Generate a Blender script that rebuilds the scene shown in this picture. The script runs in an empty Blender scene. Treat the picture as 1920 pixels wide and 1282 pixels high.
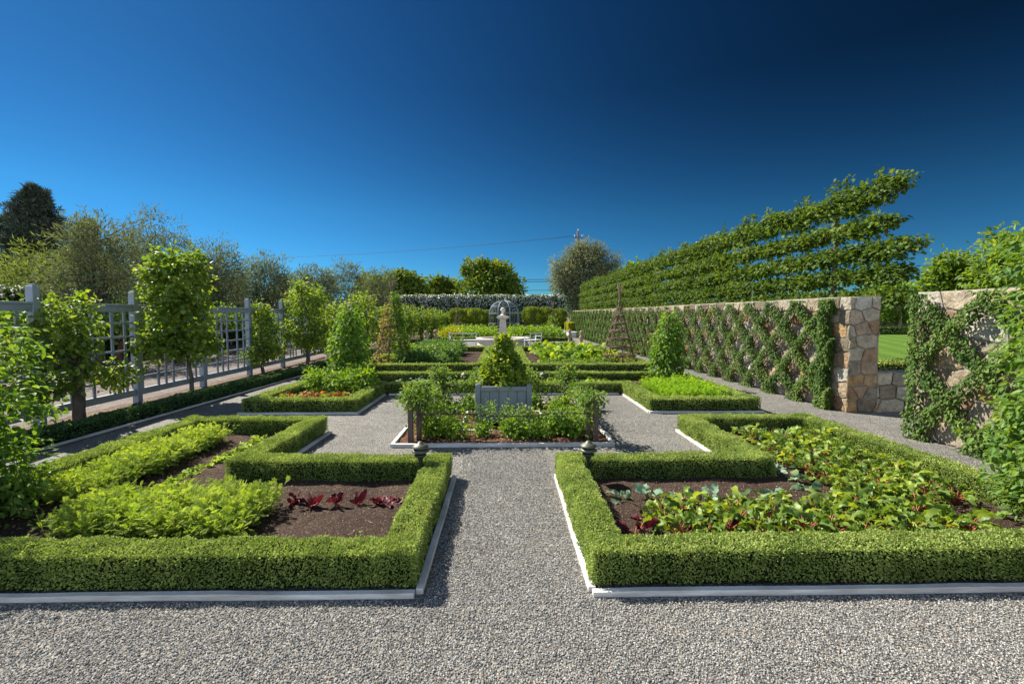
import bpy, math, random
import numpy as np
from mathutils import Vector
R_ = math.radians
rng = np.random.default_rng(7)
random.seed(7)
sc = bpy.context.scene
col = sc.collection
# ------------------------------------------------------------------ camera
cam = bpy.data.cameras.new('camera'); camo = bpy.data.objects.new('camera', cam); col.objects.link(camo)
cam.sensor_width = 36; cam.lens = 36 * 880 / 1920; cam.clip_end = 3000; cam.clip_start = 0.05
camo.location = (0, 0, 1.65)
camo.rotation_euler = (R_(90) - math.atan(51 / 880), 0, -math.atan(16 / 880))
sc.camera = camo
# ------------------------------------------------------------------ light
sun_dir = Vector((-0.80, 0.62, 1.0)).normalized()
sl = bpy.data.lights.new('sun', 'SUN'); sl.energy = 4.6; sl.angle = R_(0.5); sl.color = (1.0, 0.945, 0.85)
so = bpy.data.objects.new('sun', sl); col.objects.link(so)
so.rotation_euler = sun_dir.to_track_quat('Z', 'Y').to_euler()
w = bpy.data.worlds.new('World'); sc.world = w; w.use_nodes = True
nt = w.node_tree; nt.nodes.clear()
def wn(t, **k):
    n = nt.nodes.new(t)
    for a, b in k.items(): setattr(n, a, b)
    return n
sky = wn('ShaderNodeTexSky', sky_type='NISHITA', sun_disc=False)
sky.sun_elevation = math.asin(sun_dir.z); sky.sun_rotation = math.atan2(sun_dir.x, sun_dir.y)
sky.altitude = 1500; sky.air_density = 1.0; sky.dust_density = 0.35; sky.ozone_density = 3.0
# the sky of the picture is polarised: darkest at right angles to the sun
geo = wn('ShaderNodeTexCoord')
dot = wn('ShaderNodeVectorMath', operation='DOT_PRODUCT'); dot.inputs[1].default_value = sun_dir
nt.links.new(geo.outputs['Generated'], dot.inputs[0])
def wm(op, a, b=None, clamp=False):
    n = wn('ShaderNodeMath', operation=op); n.use_clamp = clamp
    for i, x in enumerate((a, b)):
        if x is None: continue
        if isinstance(x, (int, float)): n.inputs[i].default_value = x
        else: nt.links.new(x, n.inputs[i])
    return n.outputs[0]
sin2 = wm('SUBTRACT', 1.0, wm('POWER', wm('ABSOLUTE', dot.outputs['Value']), 2.0))
sepd = wn('ShaderNodeSeparateXYZ'); nt.links.new(geo.outputs['Generated'], sepd.inputs[0])
elev = wm('MAXIMUM', sepd.outputs[2], 0.0)
pol = wm('SUBTRACT', 1.0, wm('MULTIPLY', wm('MULTIPLY', sin2, wm('MINIMUM', wm('MULTIPLY', elev, 2.4), 1.0)), 0.77))
gam = wn('ShaderNodeGamma'); gam.inputs[1].default_value = 1.8
pre = wn('ShaderNodeVectorMath', operation='SCALE'); pre.inputs['Scale'].default_value = 0.10
nt.links.new(sky.outputs[0], pre.inputs[0]); nt.links.new(pre.outputs[0], gam.inputs[0])
tint = wn('ShaderNodeVectorMath', operation='MULTIPLY'); tint.inputs[1].default_value = (0.22, 0.56, 0.545)
nt.links.new(gam.outputs[0], tint.inputs[0])
mul = wn('ShaderNodeVectorMath', operation='SCALE')
hz = wm('MULTIPLY', wm('SUBTRACT', 0.20, elev), 5.0, True)
hmix = wn('ShaderNodeMix', data_type='RGBA'); nt.links.new(hz, hmix.inputs[0]); hmix.inputs[6].default_value = (1, 1, 1, 1); hmix.inputs[7].default_value = (.62, .56, .86, 1)
htm = wn('ShaderNodeVectorMath', operation='MULTIPLY'); nt.links.new(tint.outputs[0], htm.inputs[0]); nt.links.new(hmix.outputs[2], htm.inputs[1])
nt.links.new(htm.outputs[0], mul.inputs[0]); nt.links.new(pol, mul.inputs['Scale'])
bg = wn('ShaderNodeBackground'); bg.inputs[1].default_value = 1.0
wo = wn('ShaderNodeOutputWorld')
# unseen half of the sky behind the camera, brightened as added fill light
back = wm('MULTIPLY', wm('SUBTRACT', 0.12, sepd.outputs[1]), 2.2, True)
fill_sky = wn('ShaderNodeVectorMath', operation='MULTIPLY'); fill_sky.inputs[1].default_value = (1.8, 1.42, 1.15); nt.links.new(pre.outputs[0], fill_sky.inputs[0])
mx = wn('ShaderNodeMix', data_type='RGBA'); nt.links.new(back, mx.inputs[0]); nt.links.new(mul.outputs[0], mx.inputs[6]); nt.links.new(fill_sky.outputs[0], mx.inputs[7])
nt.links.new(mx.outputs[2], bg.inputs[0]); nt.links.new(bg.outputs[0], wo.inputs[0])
vs = sc.view_settings; vs.view_transform = 'Standard'; vs.look = 'None'; vs.exposure = 1.2; vs.gamma = 1; vs.use_curve_mapping = False
sc.cycles.max_bounces = 6; sc.cycles.transparent_max_bounces = 8; sc.cycles.diffuse_bounces = 4
sc.cycles.use_denoising = True
# ------------------------------------------------------------------ materials
class NT:
    def __init__(s, name):
        s.m = bpy.data.materials.new(name); s.m.use_nodes = True; s.t = s.m.node_tree; s.t.nodes.clear()
        s.out = s.n('ShaderNodeOutputMaterial')
    def n(s, t, ins=None, **k):
        n = s.t.nodes.new(t)
        for a, b in k.items(): setattr(n, a, b)
        for a, b in (ins or {}).items():
            if isinstance(b, bpy.types.NodeSocket): s.t.links.new(b, n.inputs[a])
            else: n.inputs[a].default_value = b
        return n
    def ramp(s, fac, stops, interp='LINEAR'):
        n = s.n('ShaderNodeValToRGB', {0: fac}); cr = n.color_ramp; cr.interpolation = interp
        while len(cr.elements) > 1: cr.elements.remove(cr.elements[-1])
        cr.elements[0].position = stops[0][0]; cr.elements[0].color = (*stops[0][1], 1)
        for p, c in stops[1:]:
            e = cr.elements.new(p); e.color = (*c, 1)
        return n.outputs[0]
    def mix(s, f, a, b, mode='MIX'):
        n = s.t.nodes.new('ShaderNodeMix'); n.data_type = 'RGBA'; n.blend_type = mode
        for i, x in ((0, f), (6, a), (7, b)):
            if isinstance(x, bpy.types.NodeSocket): s.t.links.new(x, n.inputs[i])
            elif i == 0: n.inputs[0].default_value = x
            else: n.inputs[i].default_value = (*x, 1)
        return n.outputs[2]
    def obj(s, scale=(1, 1, 1)):
        tc = s.n('ShaderNodeTexCoord')
        if scale == (1, 1, 1): return tc.outputs['Object']
        return s.n('ShaderNodeMapping', {'Vector': tc.outputs['Object'], 'Scale': scale}).outputs[0]
    def noise(s, v, scale, detail=3, rough=.55):
        return s.n('ShaderNodeTexNoise', {'Vector': v, 'Scale': scale, 'Detail': detail, 'Roughness': rough}).outputs[0]
    def bump(s, h, strength, dist, nrm=None):
        i = {'Height': h, 'Strength': strength, 'Distance': dist}
        if nrm is not None: i['Normal'] = nrm
        return s.n('ShaderNodeBump', i).outputs[0]
    def bsdf(s, c, rough=.7, nrm=None, spec=.3, metal=0.):
        i = {'Base Color': c if isinstance(c, bpy.types.NodeSocket) else (*c, 1), 'Roughness': rough, 'Specular IOR Level': spec, 'Metallic': metal}
        if nrm is not None: i['Normal'] = nrm
        return s.n('ShaderNodeBsdfPrincipled', i).outputs[0]
    def fin(s, sh): s.t.links.new(sh, s.out.inputs[0]); return s.m

def leafmat(name, dark, mid, light, tf=.35, tcol=(1.5, 1.35, .45), rough=.42, spec=.35, nscale=1.2):
    dark, mid, light = [tuple(min(.9, x * 1.25) for x in q) for q in (dark, mid, light)]
    s = NT(name)
    v = s.n('ShaderNodeAttribute', attribute_name='v').outputs['Fac']
    nz = s.noise(s.obj(), nscale, 2)
    vv = s.n('ShaderNodeMath', {0: v, 1: nz}, operation='ADD').outputs[0]
    vv = s.n('ShaderNodeMath', {0: vv, 1: .5}, operation='MULTIPLY').outputs[0]
    c = s.ramp(vv, [(.22, dark), (.5, mid), (.78, light)])
    p = s.bsdf(c, min(.7, rough + .12), None, spec * .6)
    tc = s.mix(1.0, c, tcol, 'MULTIPLY')
    tr = s.n('ShaderNodeBsdfTranslucent', {'Color': tc}).outputs[0]
    return s.fin(s.n('ShaderNodeMixShader', {0: tf, 1: p, 2: tr}).outputs[0])

def patchy(m):
    t = m.node_tree; p = next(n for n in t.nodes if n.type == 'BSDF_PRINCIPLED'); lk = p.inputs['Base Color'].links[0].from_socket
    tc = t.nodes.new('ShaderNodeTexCoord'); n1 = t.nodes.new('ShaderNodeTexNoise'); n1.inputs['Scale'].default_value = 2.1; n1.inputs['Detail'].default_value = 5
    t.links.new(tc.outputs['Object'], n1.inputs['Vector']); r = t.nodes.new('ShaderNodeMapRange'); r.inputs[1].default_value = .60; r.inputs[2].default_value = .74; r.inputs[4].default_value = .55
    t.links.new(n1.outputs[0], r.inputs[0]); mx = t.nodes.new('ShaderNodeMix'); mx.data_type = 'RGBA'; t.links.new(r.outputs[0], mx.inputs[0]); t.links.new(lk, mx.inputs[6]); mx.inputs[7].default_value = (.22, .19, .075, 1)
    t.links.new(mx.outputs[2], p.inputs['Base Color']); return m
def mat_simple(name, c, rough=.7, var=.25, scale=6, bump=.3, dist=.004, spec=.3, metal=0, stretch=(1, 1, 1), c2=None):
    s = NT(name); v = s.obj(stretch)
    nz = s.noise(v, scale, 5, .6); nz2 = s.noise(v, scale * 7, 3)
    c2 = c2 or tuple(x * (1 - var) for x in c)
    cc = s.ramp(nz, [(.3, c2), (.7, c)])
    h = s.n('ShaderNodeMath', {0: nz, 1: nz2}, operation='ADD').outputs[0]
    return s.fin(s.bsdf(cc, rough, s.bump(h, bump, dist), spec, metal))

def mat_gravel():
    s = NT('gravel'); v = s.obj()
    vo = s.n('ShaderNodeTexVoronoi', {'Vector': v, 'Scale': 85.0, 'Randomness': 1.0})
    vo2 = s.n('ShaderNodeTexVoronoi', {'Vector': v, 'Scale': 150.0, 'Randomness': 1.0})
    sep = s.n('ShaderNodeSeparateColor', {0: vo.outputs['Color']})
    c = s.ramp(sep.outputs[0], [(0., (.07, .07, .067)), (.3, (.18, .18, .17)), (.62, (.30, .296, .275)), (.86, (.50, .48, .435)), (.96, (.30, .23, .16)), (1., (.60, .59, .56))])
    sp2 = s.n('ShaderNodeSeparateColor', {0: vo2.outputs['Color']})
    c2 = s.ramp(sp2.outputs[1], [(0., (.06, .065, .07)), (.6, (.18, .185, .18)), (1., (.45, .44, .41))])
    c = s.mix(.35, c, c2)
    # packed sand between the stones, worn patches
    big = s.noise(v, .9, 4, .6); mid = s.noise(v, 6, 3, .6)
    gap = s.n('ShaderNodeMapRange', {0: vo.outputs['Distance'], 1: .45, 2: .75, 3: 0., 4: 1.}).outputs[0]
    c = s.mix(s.n('ShaderNodeMath', {0: gap, 1: .75}, operation='MULTIPLY').outputs[0], c, (.05, .047, .042))
    patch = s.ramp(big, [(.35, (.84, .82, .79)), (.6, (1.04, 1.01, .96)), (.75, (1.15, 1.08, .98))])
    c = s.mix(1.0, c, patch, 'MULTIPLY')
    wn_ = s.noise(s.obj((.5, 1.4, 1)), 1.7, 5, .7)
    c = s.mix(s.n('ShaderNodeMapRange', {0: wn_, 1: .56, 2: .72, 3: 0., 4: .35}).outputs[0], c, (.22, .175, .13))
    patch2 = s.ramp(mid, [(.3, (.86, .86, .86)), (.7, (1.1, 1.1, 1.1))])
    c = s.mix(1.0, c, patch2, 'MULTIPLY')
    h = s.n('ShaderNodeMath', {0: 1.0, 1: vo.outputs['Distance']}, operation='SUBTRACT').outputs[0]
    h2 = s.n('ShaderNodeMath', {0: h, 1: s.n('ShaderNodeMath', {0: vo2.outputs['Distance'], 1: -.5}, operation='MULTIPLY').outputs[0]}, operation='ADD').outputs[0]
    b = s.bump(h2, .9, .009)
    b = s.bump(mid, .35, .03, b)
    return s.fin(s.bsdf(c, .75, b, .25))

def mat_chips(name, cols, scale, stretch=(1, .4, 1), dist=.012, big=(.75, 1.15)):
    s = NT(name); v = s.obj()
    nz = s.n('ShaderNodeTexNoise', {'Vector': v, 'Scale': scale * .25, 'Detail': 2.0})
    vv = s.n('ShaderNodeVectorMath', {0: s.n('ShaderNodeMapping', {'Vector': v, 'Scale': stretch}).outputs[0], 1: s.n('ShaderNodeVectorMath', {0: nz.outputs[1], 'Scale': .05}, operation='SCALE').outputs[0]}, operation='ADD').outputs[0]
    vo = s.n('ShaderNodeTexVoronoi', {'Vector': vv, 'Scale': scale})
    sep = s.n('ShaderNodeSeparateColor', {0: vo.outputs['Color']})
    n = len(cols) - 1
    c = s.ramp(sep.outputs[0], [(i / n, k) for i, k in enumerate(cols)])
    fine = s.noise(v, scale * 1.6, 4, .7)
    c = s.mix(1.0, c, s.ramp(fine, [(.3, (.5, .5, .5)), (.7, (1.25, 1.25, 1.25))]), 'MULTIPLY')
    bg_ = s.noise(v, 1.3, 4)
    c = s.mix(1.0, c, s.ramp(bg_, [(.3, (big[0],) * 3), (.7, (big[1],) * 3)]), 'MULTIPLY')
    h = s.n('ShaderNodeMath', {0: sep.outputs[1], 1: vo.outputs['Distance']}, operation='SUBTRACT').outputs[0]
    b = s.bump(h, .8, dist); b = s.bump(s.noise(v, 5, 4, .6), .7, .06, b); b = s.bump(fine, .5, .008, b)
    return s.fin(s.bsdf(c, .9, b, .1))

def mat_stone(name='rubble_stone', scale=2.6, k=.74):
    s = NT(name); v = s.obj()
    nz = s.n('ShaderNodeTexNoise', {'Vector': v, 'Scale': 2.2, 'Detail': 5.0})
    off = s.n('ShaderNodeVectorMath', {0: s.n('ShaderNodeVectorMath', {0: nz.outputs[1], 1: (.5, .5, .5)}, operation='SUBTRACT').outputs[0], 'Scale': .5}, operation='SCALE').outputs[0]
    vv = s.n('ShaderNodeVectorMath', {0: v, 1: off}, operation='ADD').outputs[0]
    vv = s.n('ShaderNodeMapping', {'Vector': vv, 'Scale': (1, .85, 1.25)}).outputs[0]
    vo = s.n('ShaderNodeTexVoronoi', {'Vector': vv, 'Scale': scale})
    ve = s.n('ShaderNodeTexVoronoi', {'Vector': vv, 'Scale': scale}, feature='DISTANCE_TO_EDGE')
    sep = s.n('ShaderNodeSeparateColor', {0: vo.outputs['Color']})
    K = lambda c: tuple(x * k for x in c)
    c = s.ramp(sep.outputs[0], [(0., K((.32, .25, .19))), (.18, K((.48, .42, .34))), (.36, K((.44, .27, .14))), (.44, K((.50, .47, .43))), (.60, K((.38, .32, .27))), (.70, K((.55, .50, .44))), (.9, K((.41, .36, .30))), (1., K((.62, .60, .56)))])
    st = s.noise(v, 7, 6, .65); st2 = s.noise(v, 2.2, 3)
    c = s.mix(1.0, c, s.ramp(st, [(.28, (.58, .55, .52)), (.5, (1., 1., 1.)), (.75, (1.25, 1.22, 1.18))]), 'MULTIPLY')
    c = s.mix(s.n('ShaderNodeMapRange', {0: st2, 1: .55, 2: .72, 3: 0., 4: .45}).outputs[0], c, K((.44, .29, .16)))
    ed = s.n('ShaderNodeMapRange', {0: ve.outputs[0], 1: .02, 2: .045, 3: 0., 4: 1.}).outputs[0]
    mort = s.ramp(s.noise(v, 30, 3), [(.3, K((.27, .24, .21))), (.7, K((.42, .38, .33)))])
    c = s.mix(ed, mort, c)
    h = s.n('ShaderNodeMapRange', {0: ve.outputs[0], 1: 0., 2: .16, 3: 0., 4: 1.}).outputs[0]
    b = s.bump(h, .8, .045); b = s.bump(st, .8, .03, b); b = s.bump(s.noise(v, 45, 4, .7), .5, .006, b)
    return s.fin(s.bsdf(c, .88, b, .15))

def mat_grass():
    s = NT('mown_lawn'); v = s.obj()
    a = s.noise(v, .7, 3); f = s.noise(v, 60, 4, .7)
    wv = s.n('ShaderNodeTexWave', {'Vector': s.n('ShaderNodeMapping', {'Vector': v, 'Rotation': (0, 0, .5)}).outputs[0], 'Scale': .28, 'Distortion': .6}).outputs[1]
    c = s.ramp(f, [(.3, (.045, .10, .015)), (.7, (.13, .23, .04))])
    c = s.mix(1.0, c, s.ramp(a, [(.3, (.9, .95, .8)), (.7, (1.15, 1.05, 1.)),]), 'MULTIPLY')
    c = s.mix(1.0, c, s.ramp(wv, [(.4, (.88, .9, .88)), (.6, (1.1, 1.08, 1.05))]), 'MULTIPLY')
    return s.fin(s.bsdf(c, .9, s.bump(f, .8, .03), .1))

M = {}
M['gravel'] = mat_gravel()
M['soil'] = mat_chips('bed_soil', [(.045, .028, .02), (.08, .052, .038), (.06, .038, .028), (.105, .072, .052), (.058, .036, .027), (.17, .125, .09)], 90, (1, .8, 1), .012, (.7, 1.35))
M['mulch'] = mat_chips('bark_mulch', [(.075, .03, .018), (.13, .058, .034), (.10, .04, .024), (.19, .10, .065), (.05, .02, .014), (.24, .15, .10)], 42, (1, .35, 1), .02)
M['litter'] = mat_chips('dry_mulch', [(.12, .08, .055), (.20, .145, .10), (.15, .10, .07), (.28, .21, .16), (.10, .065, .045)], 34, (1, .5, 1), .02)
M['orchard'] = mat_chips('orchard_ground', [(.16, .135, .12), (.24, .215, .195), (.18, .135, .11), (.28, .26, .245)], 30, (1, .8, 1), .01, (.8, 1.1))
M['earth'] = mat_chips('dry_earth', [(.20, .17, .12), (.27, .23, .16), (.16, .16, .08), (.30, .26, .19)], 5, (1, 1, 1), .02)
M['lawn'] = mat_grass()
def mat_stones():
    s = NT('wall_stones'); v = s.obj(); a = s.n('ShaderNodeAttribute', attribute_name='v').outputs['Fac']
    c = s.ramp(a, [(0., (.17, .145, .115)), (.14, (.36, .31, .235)), (.24, (.40, .25, .12)), (.34, (.42, .39, .33)), (.48, (.25, .215, .175)), (.6, (.50, .45, .36)), (.72, (.38, .31, .235)), (.80, (.55, .53, .48)), (.9, (.33, .20, .11)), (1., (.34, .325, .29))])
    st = s.noise(v, 9, 7, .68); big = s.noise(v, 2.6, 4)
    c = s.mix(1.0, c, s.ramp(st, [(.28, (.42, .40, .37)), (.5, (.82, .81, .76)), (.74, (1.25, 1.18, 1.04))]), 'MULTIPLY')
    c = s.mix(s.n('ShaderNodeMapRange', {0: big, 1: .54, 2: .70, 3: 0., 4: .32}).outputs[0], c, (.32, .19, .09))
    b = s.bump(st, 1., .05); b = s.bump(s.noise(v, 50, 4, .7), .6, .006, b)
    return s.fin(s.bsdf(c, .9, b, .12))
M['stones'] = mat_stones()
M['mortar'] = mat_simple('lime_mortar', (.31, .28, .23), .95, .35, 14, .8, .01, .1)
M['cast'] = mat_simple('cast_limestone', (.72, .65, .55), .85, .25, 5, .5, .006)
M['paint'] = mat_simple('grey_blue_fence_paint', (.28, .33, .395), .6, .22, 5, .35, .003, .3, 0, (1, 1, .25))
M['planter'] = mat_simple('grey_blue_planter_paint', (.20, .235, .265), .55, .18, 9, .35, .002, .35, 0, (1, 1, .15))
M['timber'] = mat_simple('bleached_timber', (.84, .81, .76), .85, .35, 3.2, .9, .006, .15, 0, (.8, .8, 7), (.44, .40, .35))
M['stake'] = mat_simple('weathered_stake', (.16, .12, .10), .85, .4, 8, .8, .008, .1, 0, (4, 4, .5))
M['twig'] = mat_simple('twig_bark', (.26, .18, .13), .85, .4, 25, .8, .005, .1, 0, (1, 1, 1), (.12, .08, .06))
M['bark'] = mat_simple('grey_bark', (.19, .16, .135), .9, .5, 12, 1., .02, .1, 0, (1, 1, .3), (.085, .07, .06))
M['bark_red'] = mat_simple('red_brown_bark', (.17, .085, .06), .9, .4, 12, 1., .02, .1, 0, (1, 1, .3))
M['bark_pale'] = mat_simple('pale_bark', (.34, .29, .24), .9, .4, 12, .8, .015, .1, 0, (1, 1, .3))
M['bronze'] = mat_simple('verdigris_bronze', (.13, .125, .075), .5, .45, 14, .4, .003, .5, .35, (1, 1, 1), (.085, .11, .09))
M['green_metal'] = mat_simple('dark_green_metal', (.035, .05, .045), .5, .3, 14, .2, .002, .5, .2)
M['white'] = mat_simple('white_paint', (.78, .79, .80), .5, .08, 6, .15, .002, .4)
M['arbor'] = mat_simple('pale_blue_grey_metal', (.25, .30, .34), .5, .2, 10, .2, .002, .4)
M['black'] = mat_simple('dark_plastic', (.02, .026, .028), .6, .3, 20, .2, .002, .3)
M['terracotta'] = mat_simple('aged_terracotta', (.42, .30, .21), .9, .3, 12, .4, .004, .2)
M['water'] = mat_simple('dark_water', (.02, .03, .03), .08, .1, 3, .1, .01, .5)
M['wire'] = mat_simple('cable', (.012, .012, .014), .6, .1, 3, .1, .01, .3)
M['tomato'] = mat_simple('ripening_tomato', (.62, .50, .05), .25, .25, 6, .05, .002, .5)
M['tomato_g'] = mat_simple('green_tomato', (.20, .28, .06), .25, .25, 6, .05, .002, .5)
M['vstem'] = mat_simple('green_stem', (.12, .17, .05), .6, .3, 20, .3, .003, .3)
M['rstem'] = mat_simple('red_stem', (.30, .035, .06), .5, .4, 20, .3, .003, .3, 0, (1, 1, 1), (.32, .13, .04))
M['core'] = mat_simple('hedge_inner_twigs', (.035, .042, .015), .95, .5, 30, 1., .02, .05)
L = {}
L['box'] = leafmat('box_leaves', (.10, .145, .035), (.20, .265, .068), (.36, .42, .13), .32, (1.25, 1.25, .6), .5, .25, 2.5)
L['germander'] = leafmat('germander_leaves', (.03, .07, .03), (.055, .11, .04), (.11, .18, .06), .25, (1.3, 1.3, .5), .55, .25, 3)
L['ivy'] = leafmat('creeping_fig_leaves', (.026, .058, .012), (.058, .11, .02), (.14, .20, .042), .25, (1.35, 1.35, .4), .5, .3, 2)
L['pear'] = leafmat('pear_leaves', (.055, .105, .025), (.115, .19, .035), (.27, .33, .055), .48, (1.6, 1.45, .35), .35, .45, 1.5)
L['plane'] = leafmat('plane_tree_leaves', (.036, .074, .018), (.07, .125, .024), (.155, .215, .042), .36, (1.5, 1.3, .35), .45, .35, 1.0)
L['olive'] = leafmat('olive_leaves', (.065, .082, .05), (.115, .138, .08), (.21, .24, .145), .3, (1.3, 1.25, .6), .6, .12, .5)
L['olive_p'] = leafmat('pale_olive_leaves', (.09, .105, .06), (.15, .17, .10), (.27, .28, .18), .35, (1.3, 1.25, .7), .6, .12, .5)
L['olive_y'] = leafmat('yellow_green_leaves', (.07, .10, .03), (.13, .17, .045), (.24, .28, .08), .35, (1.4, 1.4, .5), .5, .3, .5)
L['redwood'] = leafmat('conifer_needles', (.03, .05, .044), (.05, .074, .062), (.095, .11, .085), .1, (1.2, 1.2, .6), .6, .2, .25)
L['broad'] = leafmat('broad_tree_leaves', (.045, .09, .014), (.095, .155, .02), (.20, .235, .035), .35, (1.5, 1.3, .3), .5, .3, .3)
L['flowerhedge'] = leafmat('rose_hedge_leaves', (.03, .06, .018), (.06, .10, .03), (.12, .16, .05), .25, (1.3, 1.3, .4), .5, .25, 1)
L['petal'] = leafmat('white_petals', (.66, .66, .60), (.78, .78, .74), (.86, .86, .82), .5, (1., 1., .92), .6, .2)
L['yellow'] = leafmat('yellow_leaves', (.20, .25, .02), (.34, .36, .025), (.55, .50, .04), .3, (1.2, 1.1, .4), .5, .3)
L['carrot'] = leafmat('carrot_fronds', (.10, .17, .033), (.205, .285, .048), (.39, .45, .10), .42, (1.3, 1.3, .4), .5, .25, 2.5)
L['dill'] = leafmat('dill_fronds', (.11, .23, .025), (.20, .34, .03), (.34, .48, .05), .42, (1.4, 1.3, .3), .5, .25, 2.5)
L['lettuce'] = leafmat('lettuce_leaves', (.16, .26, .04), (.26, .36, .05), (.40, .46, .09), .4, (1.3, 1.2, .4), .5, .3, 4)
L['redleaf'] = leafmat('red_leaves', (.03, .005, .009), (.07, .009, .014), (.15, .022, .028), .22, (1.5, .8, .8), .35, .5, 6)
L['maroon'] = leafmat('maroon_leaves', (.03, .008, .012), (.06, .015, .02), (.12, .035, .035), .25, (1.6, .8, .8), .4, .4, 6)
L['coleus'] = leafmat('orange_red_leaves', (.16, .03, .02), (.33, .065, .03), (.50, .17, .07), .3, (1.4, .9, .6), .5, .3, 5)
L['chard'] = leafmat('chard_leaves', (.06, .115, .022), (.13, .205, .035), (.30, .37, .06), .42, (1.5, 1.35, .35), .3, .5, 2.5)
L['kale'] = leafmat('kale_leaves', (.10, .18, .12), (.17, .27, .18), (.28, .38, .26), .3, (1.2, 1.3, .7), .45, .3, 5)
L['bush'] = leafmat('bush_leaves', (.06, .13, .02), (.13, .23, .03), (.27, .36, .05), .42, (1.5, 1.35, .35), .4, .35, 2.5)
L['pepper'] = leafmat('pepper_leaves', (.05, .11, .03), (.09, .17, .045), (.20, .28, .08), .35, (1.4, 1.35, .4), .4, .4, 1.5)
L['squash'] = leafmat('squash_leaves', (.08, .155, .02), (.16, .26, .03), (.32, .40, .05), .42, (1.4, 1.3, .35), .45, .3, 1)
L['bean'] = leafmat('bean_leaves', (.05, .12, .02), (.11, .21, .03), (.22, .32, .05), .4, (1.5, 1.35, .35), .4, .35, 2.5)
L['dryvine'] = leafmat('drying_vine_leaves', (.12, .12, .04), (.25, .22, .08), (.42, .34, .14), .35, (1.3, 1.15, .5), .6, .2, 3)
L['tomatol'] = leafmat('tomato_leaves', (.05, .11, .022), (.10, .185, .035), (.20, .29, .055), .42, (1.5, 1.4, .35), .38, .4, 2.5)
L['bay'] = leafmat('citrus_leaves', (.06, .115, .02), (.13, .21, .03), (.34, .42, .05), .42, (1.6, 1.35, .25), .28, .5, 4)
L['apple'] = leafmat('apple_leaves', (.055, .12, .025), (.12, .20, .04), (.26, .32, .07), .38, (1.4, 1.35, .35), .4, .4, 3)
L['mop'] = leafmat('clipped_leaves', (.06, .10, .015), (.13, .19, .025), (.30, .34, .05), .35, (1.4, 1.3, .3), .45, .35, 2)

patchy(L['box'])
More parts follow.
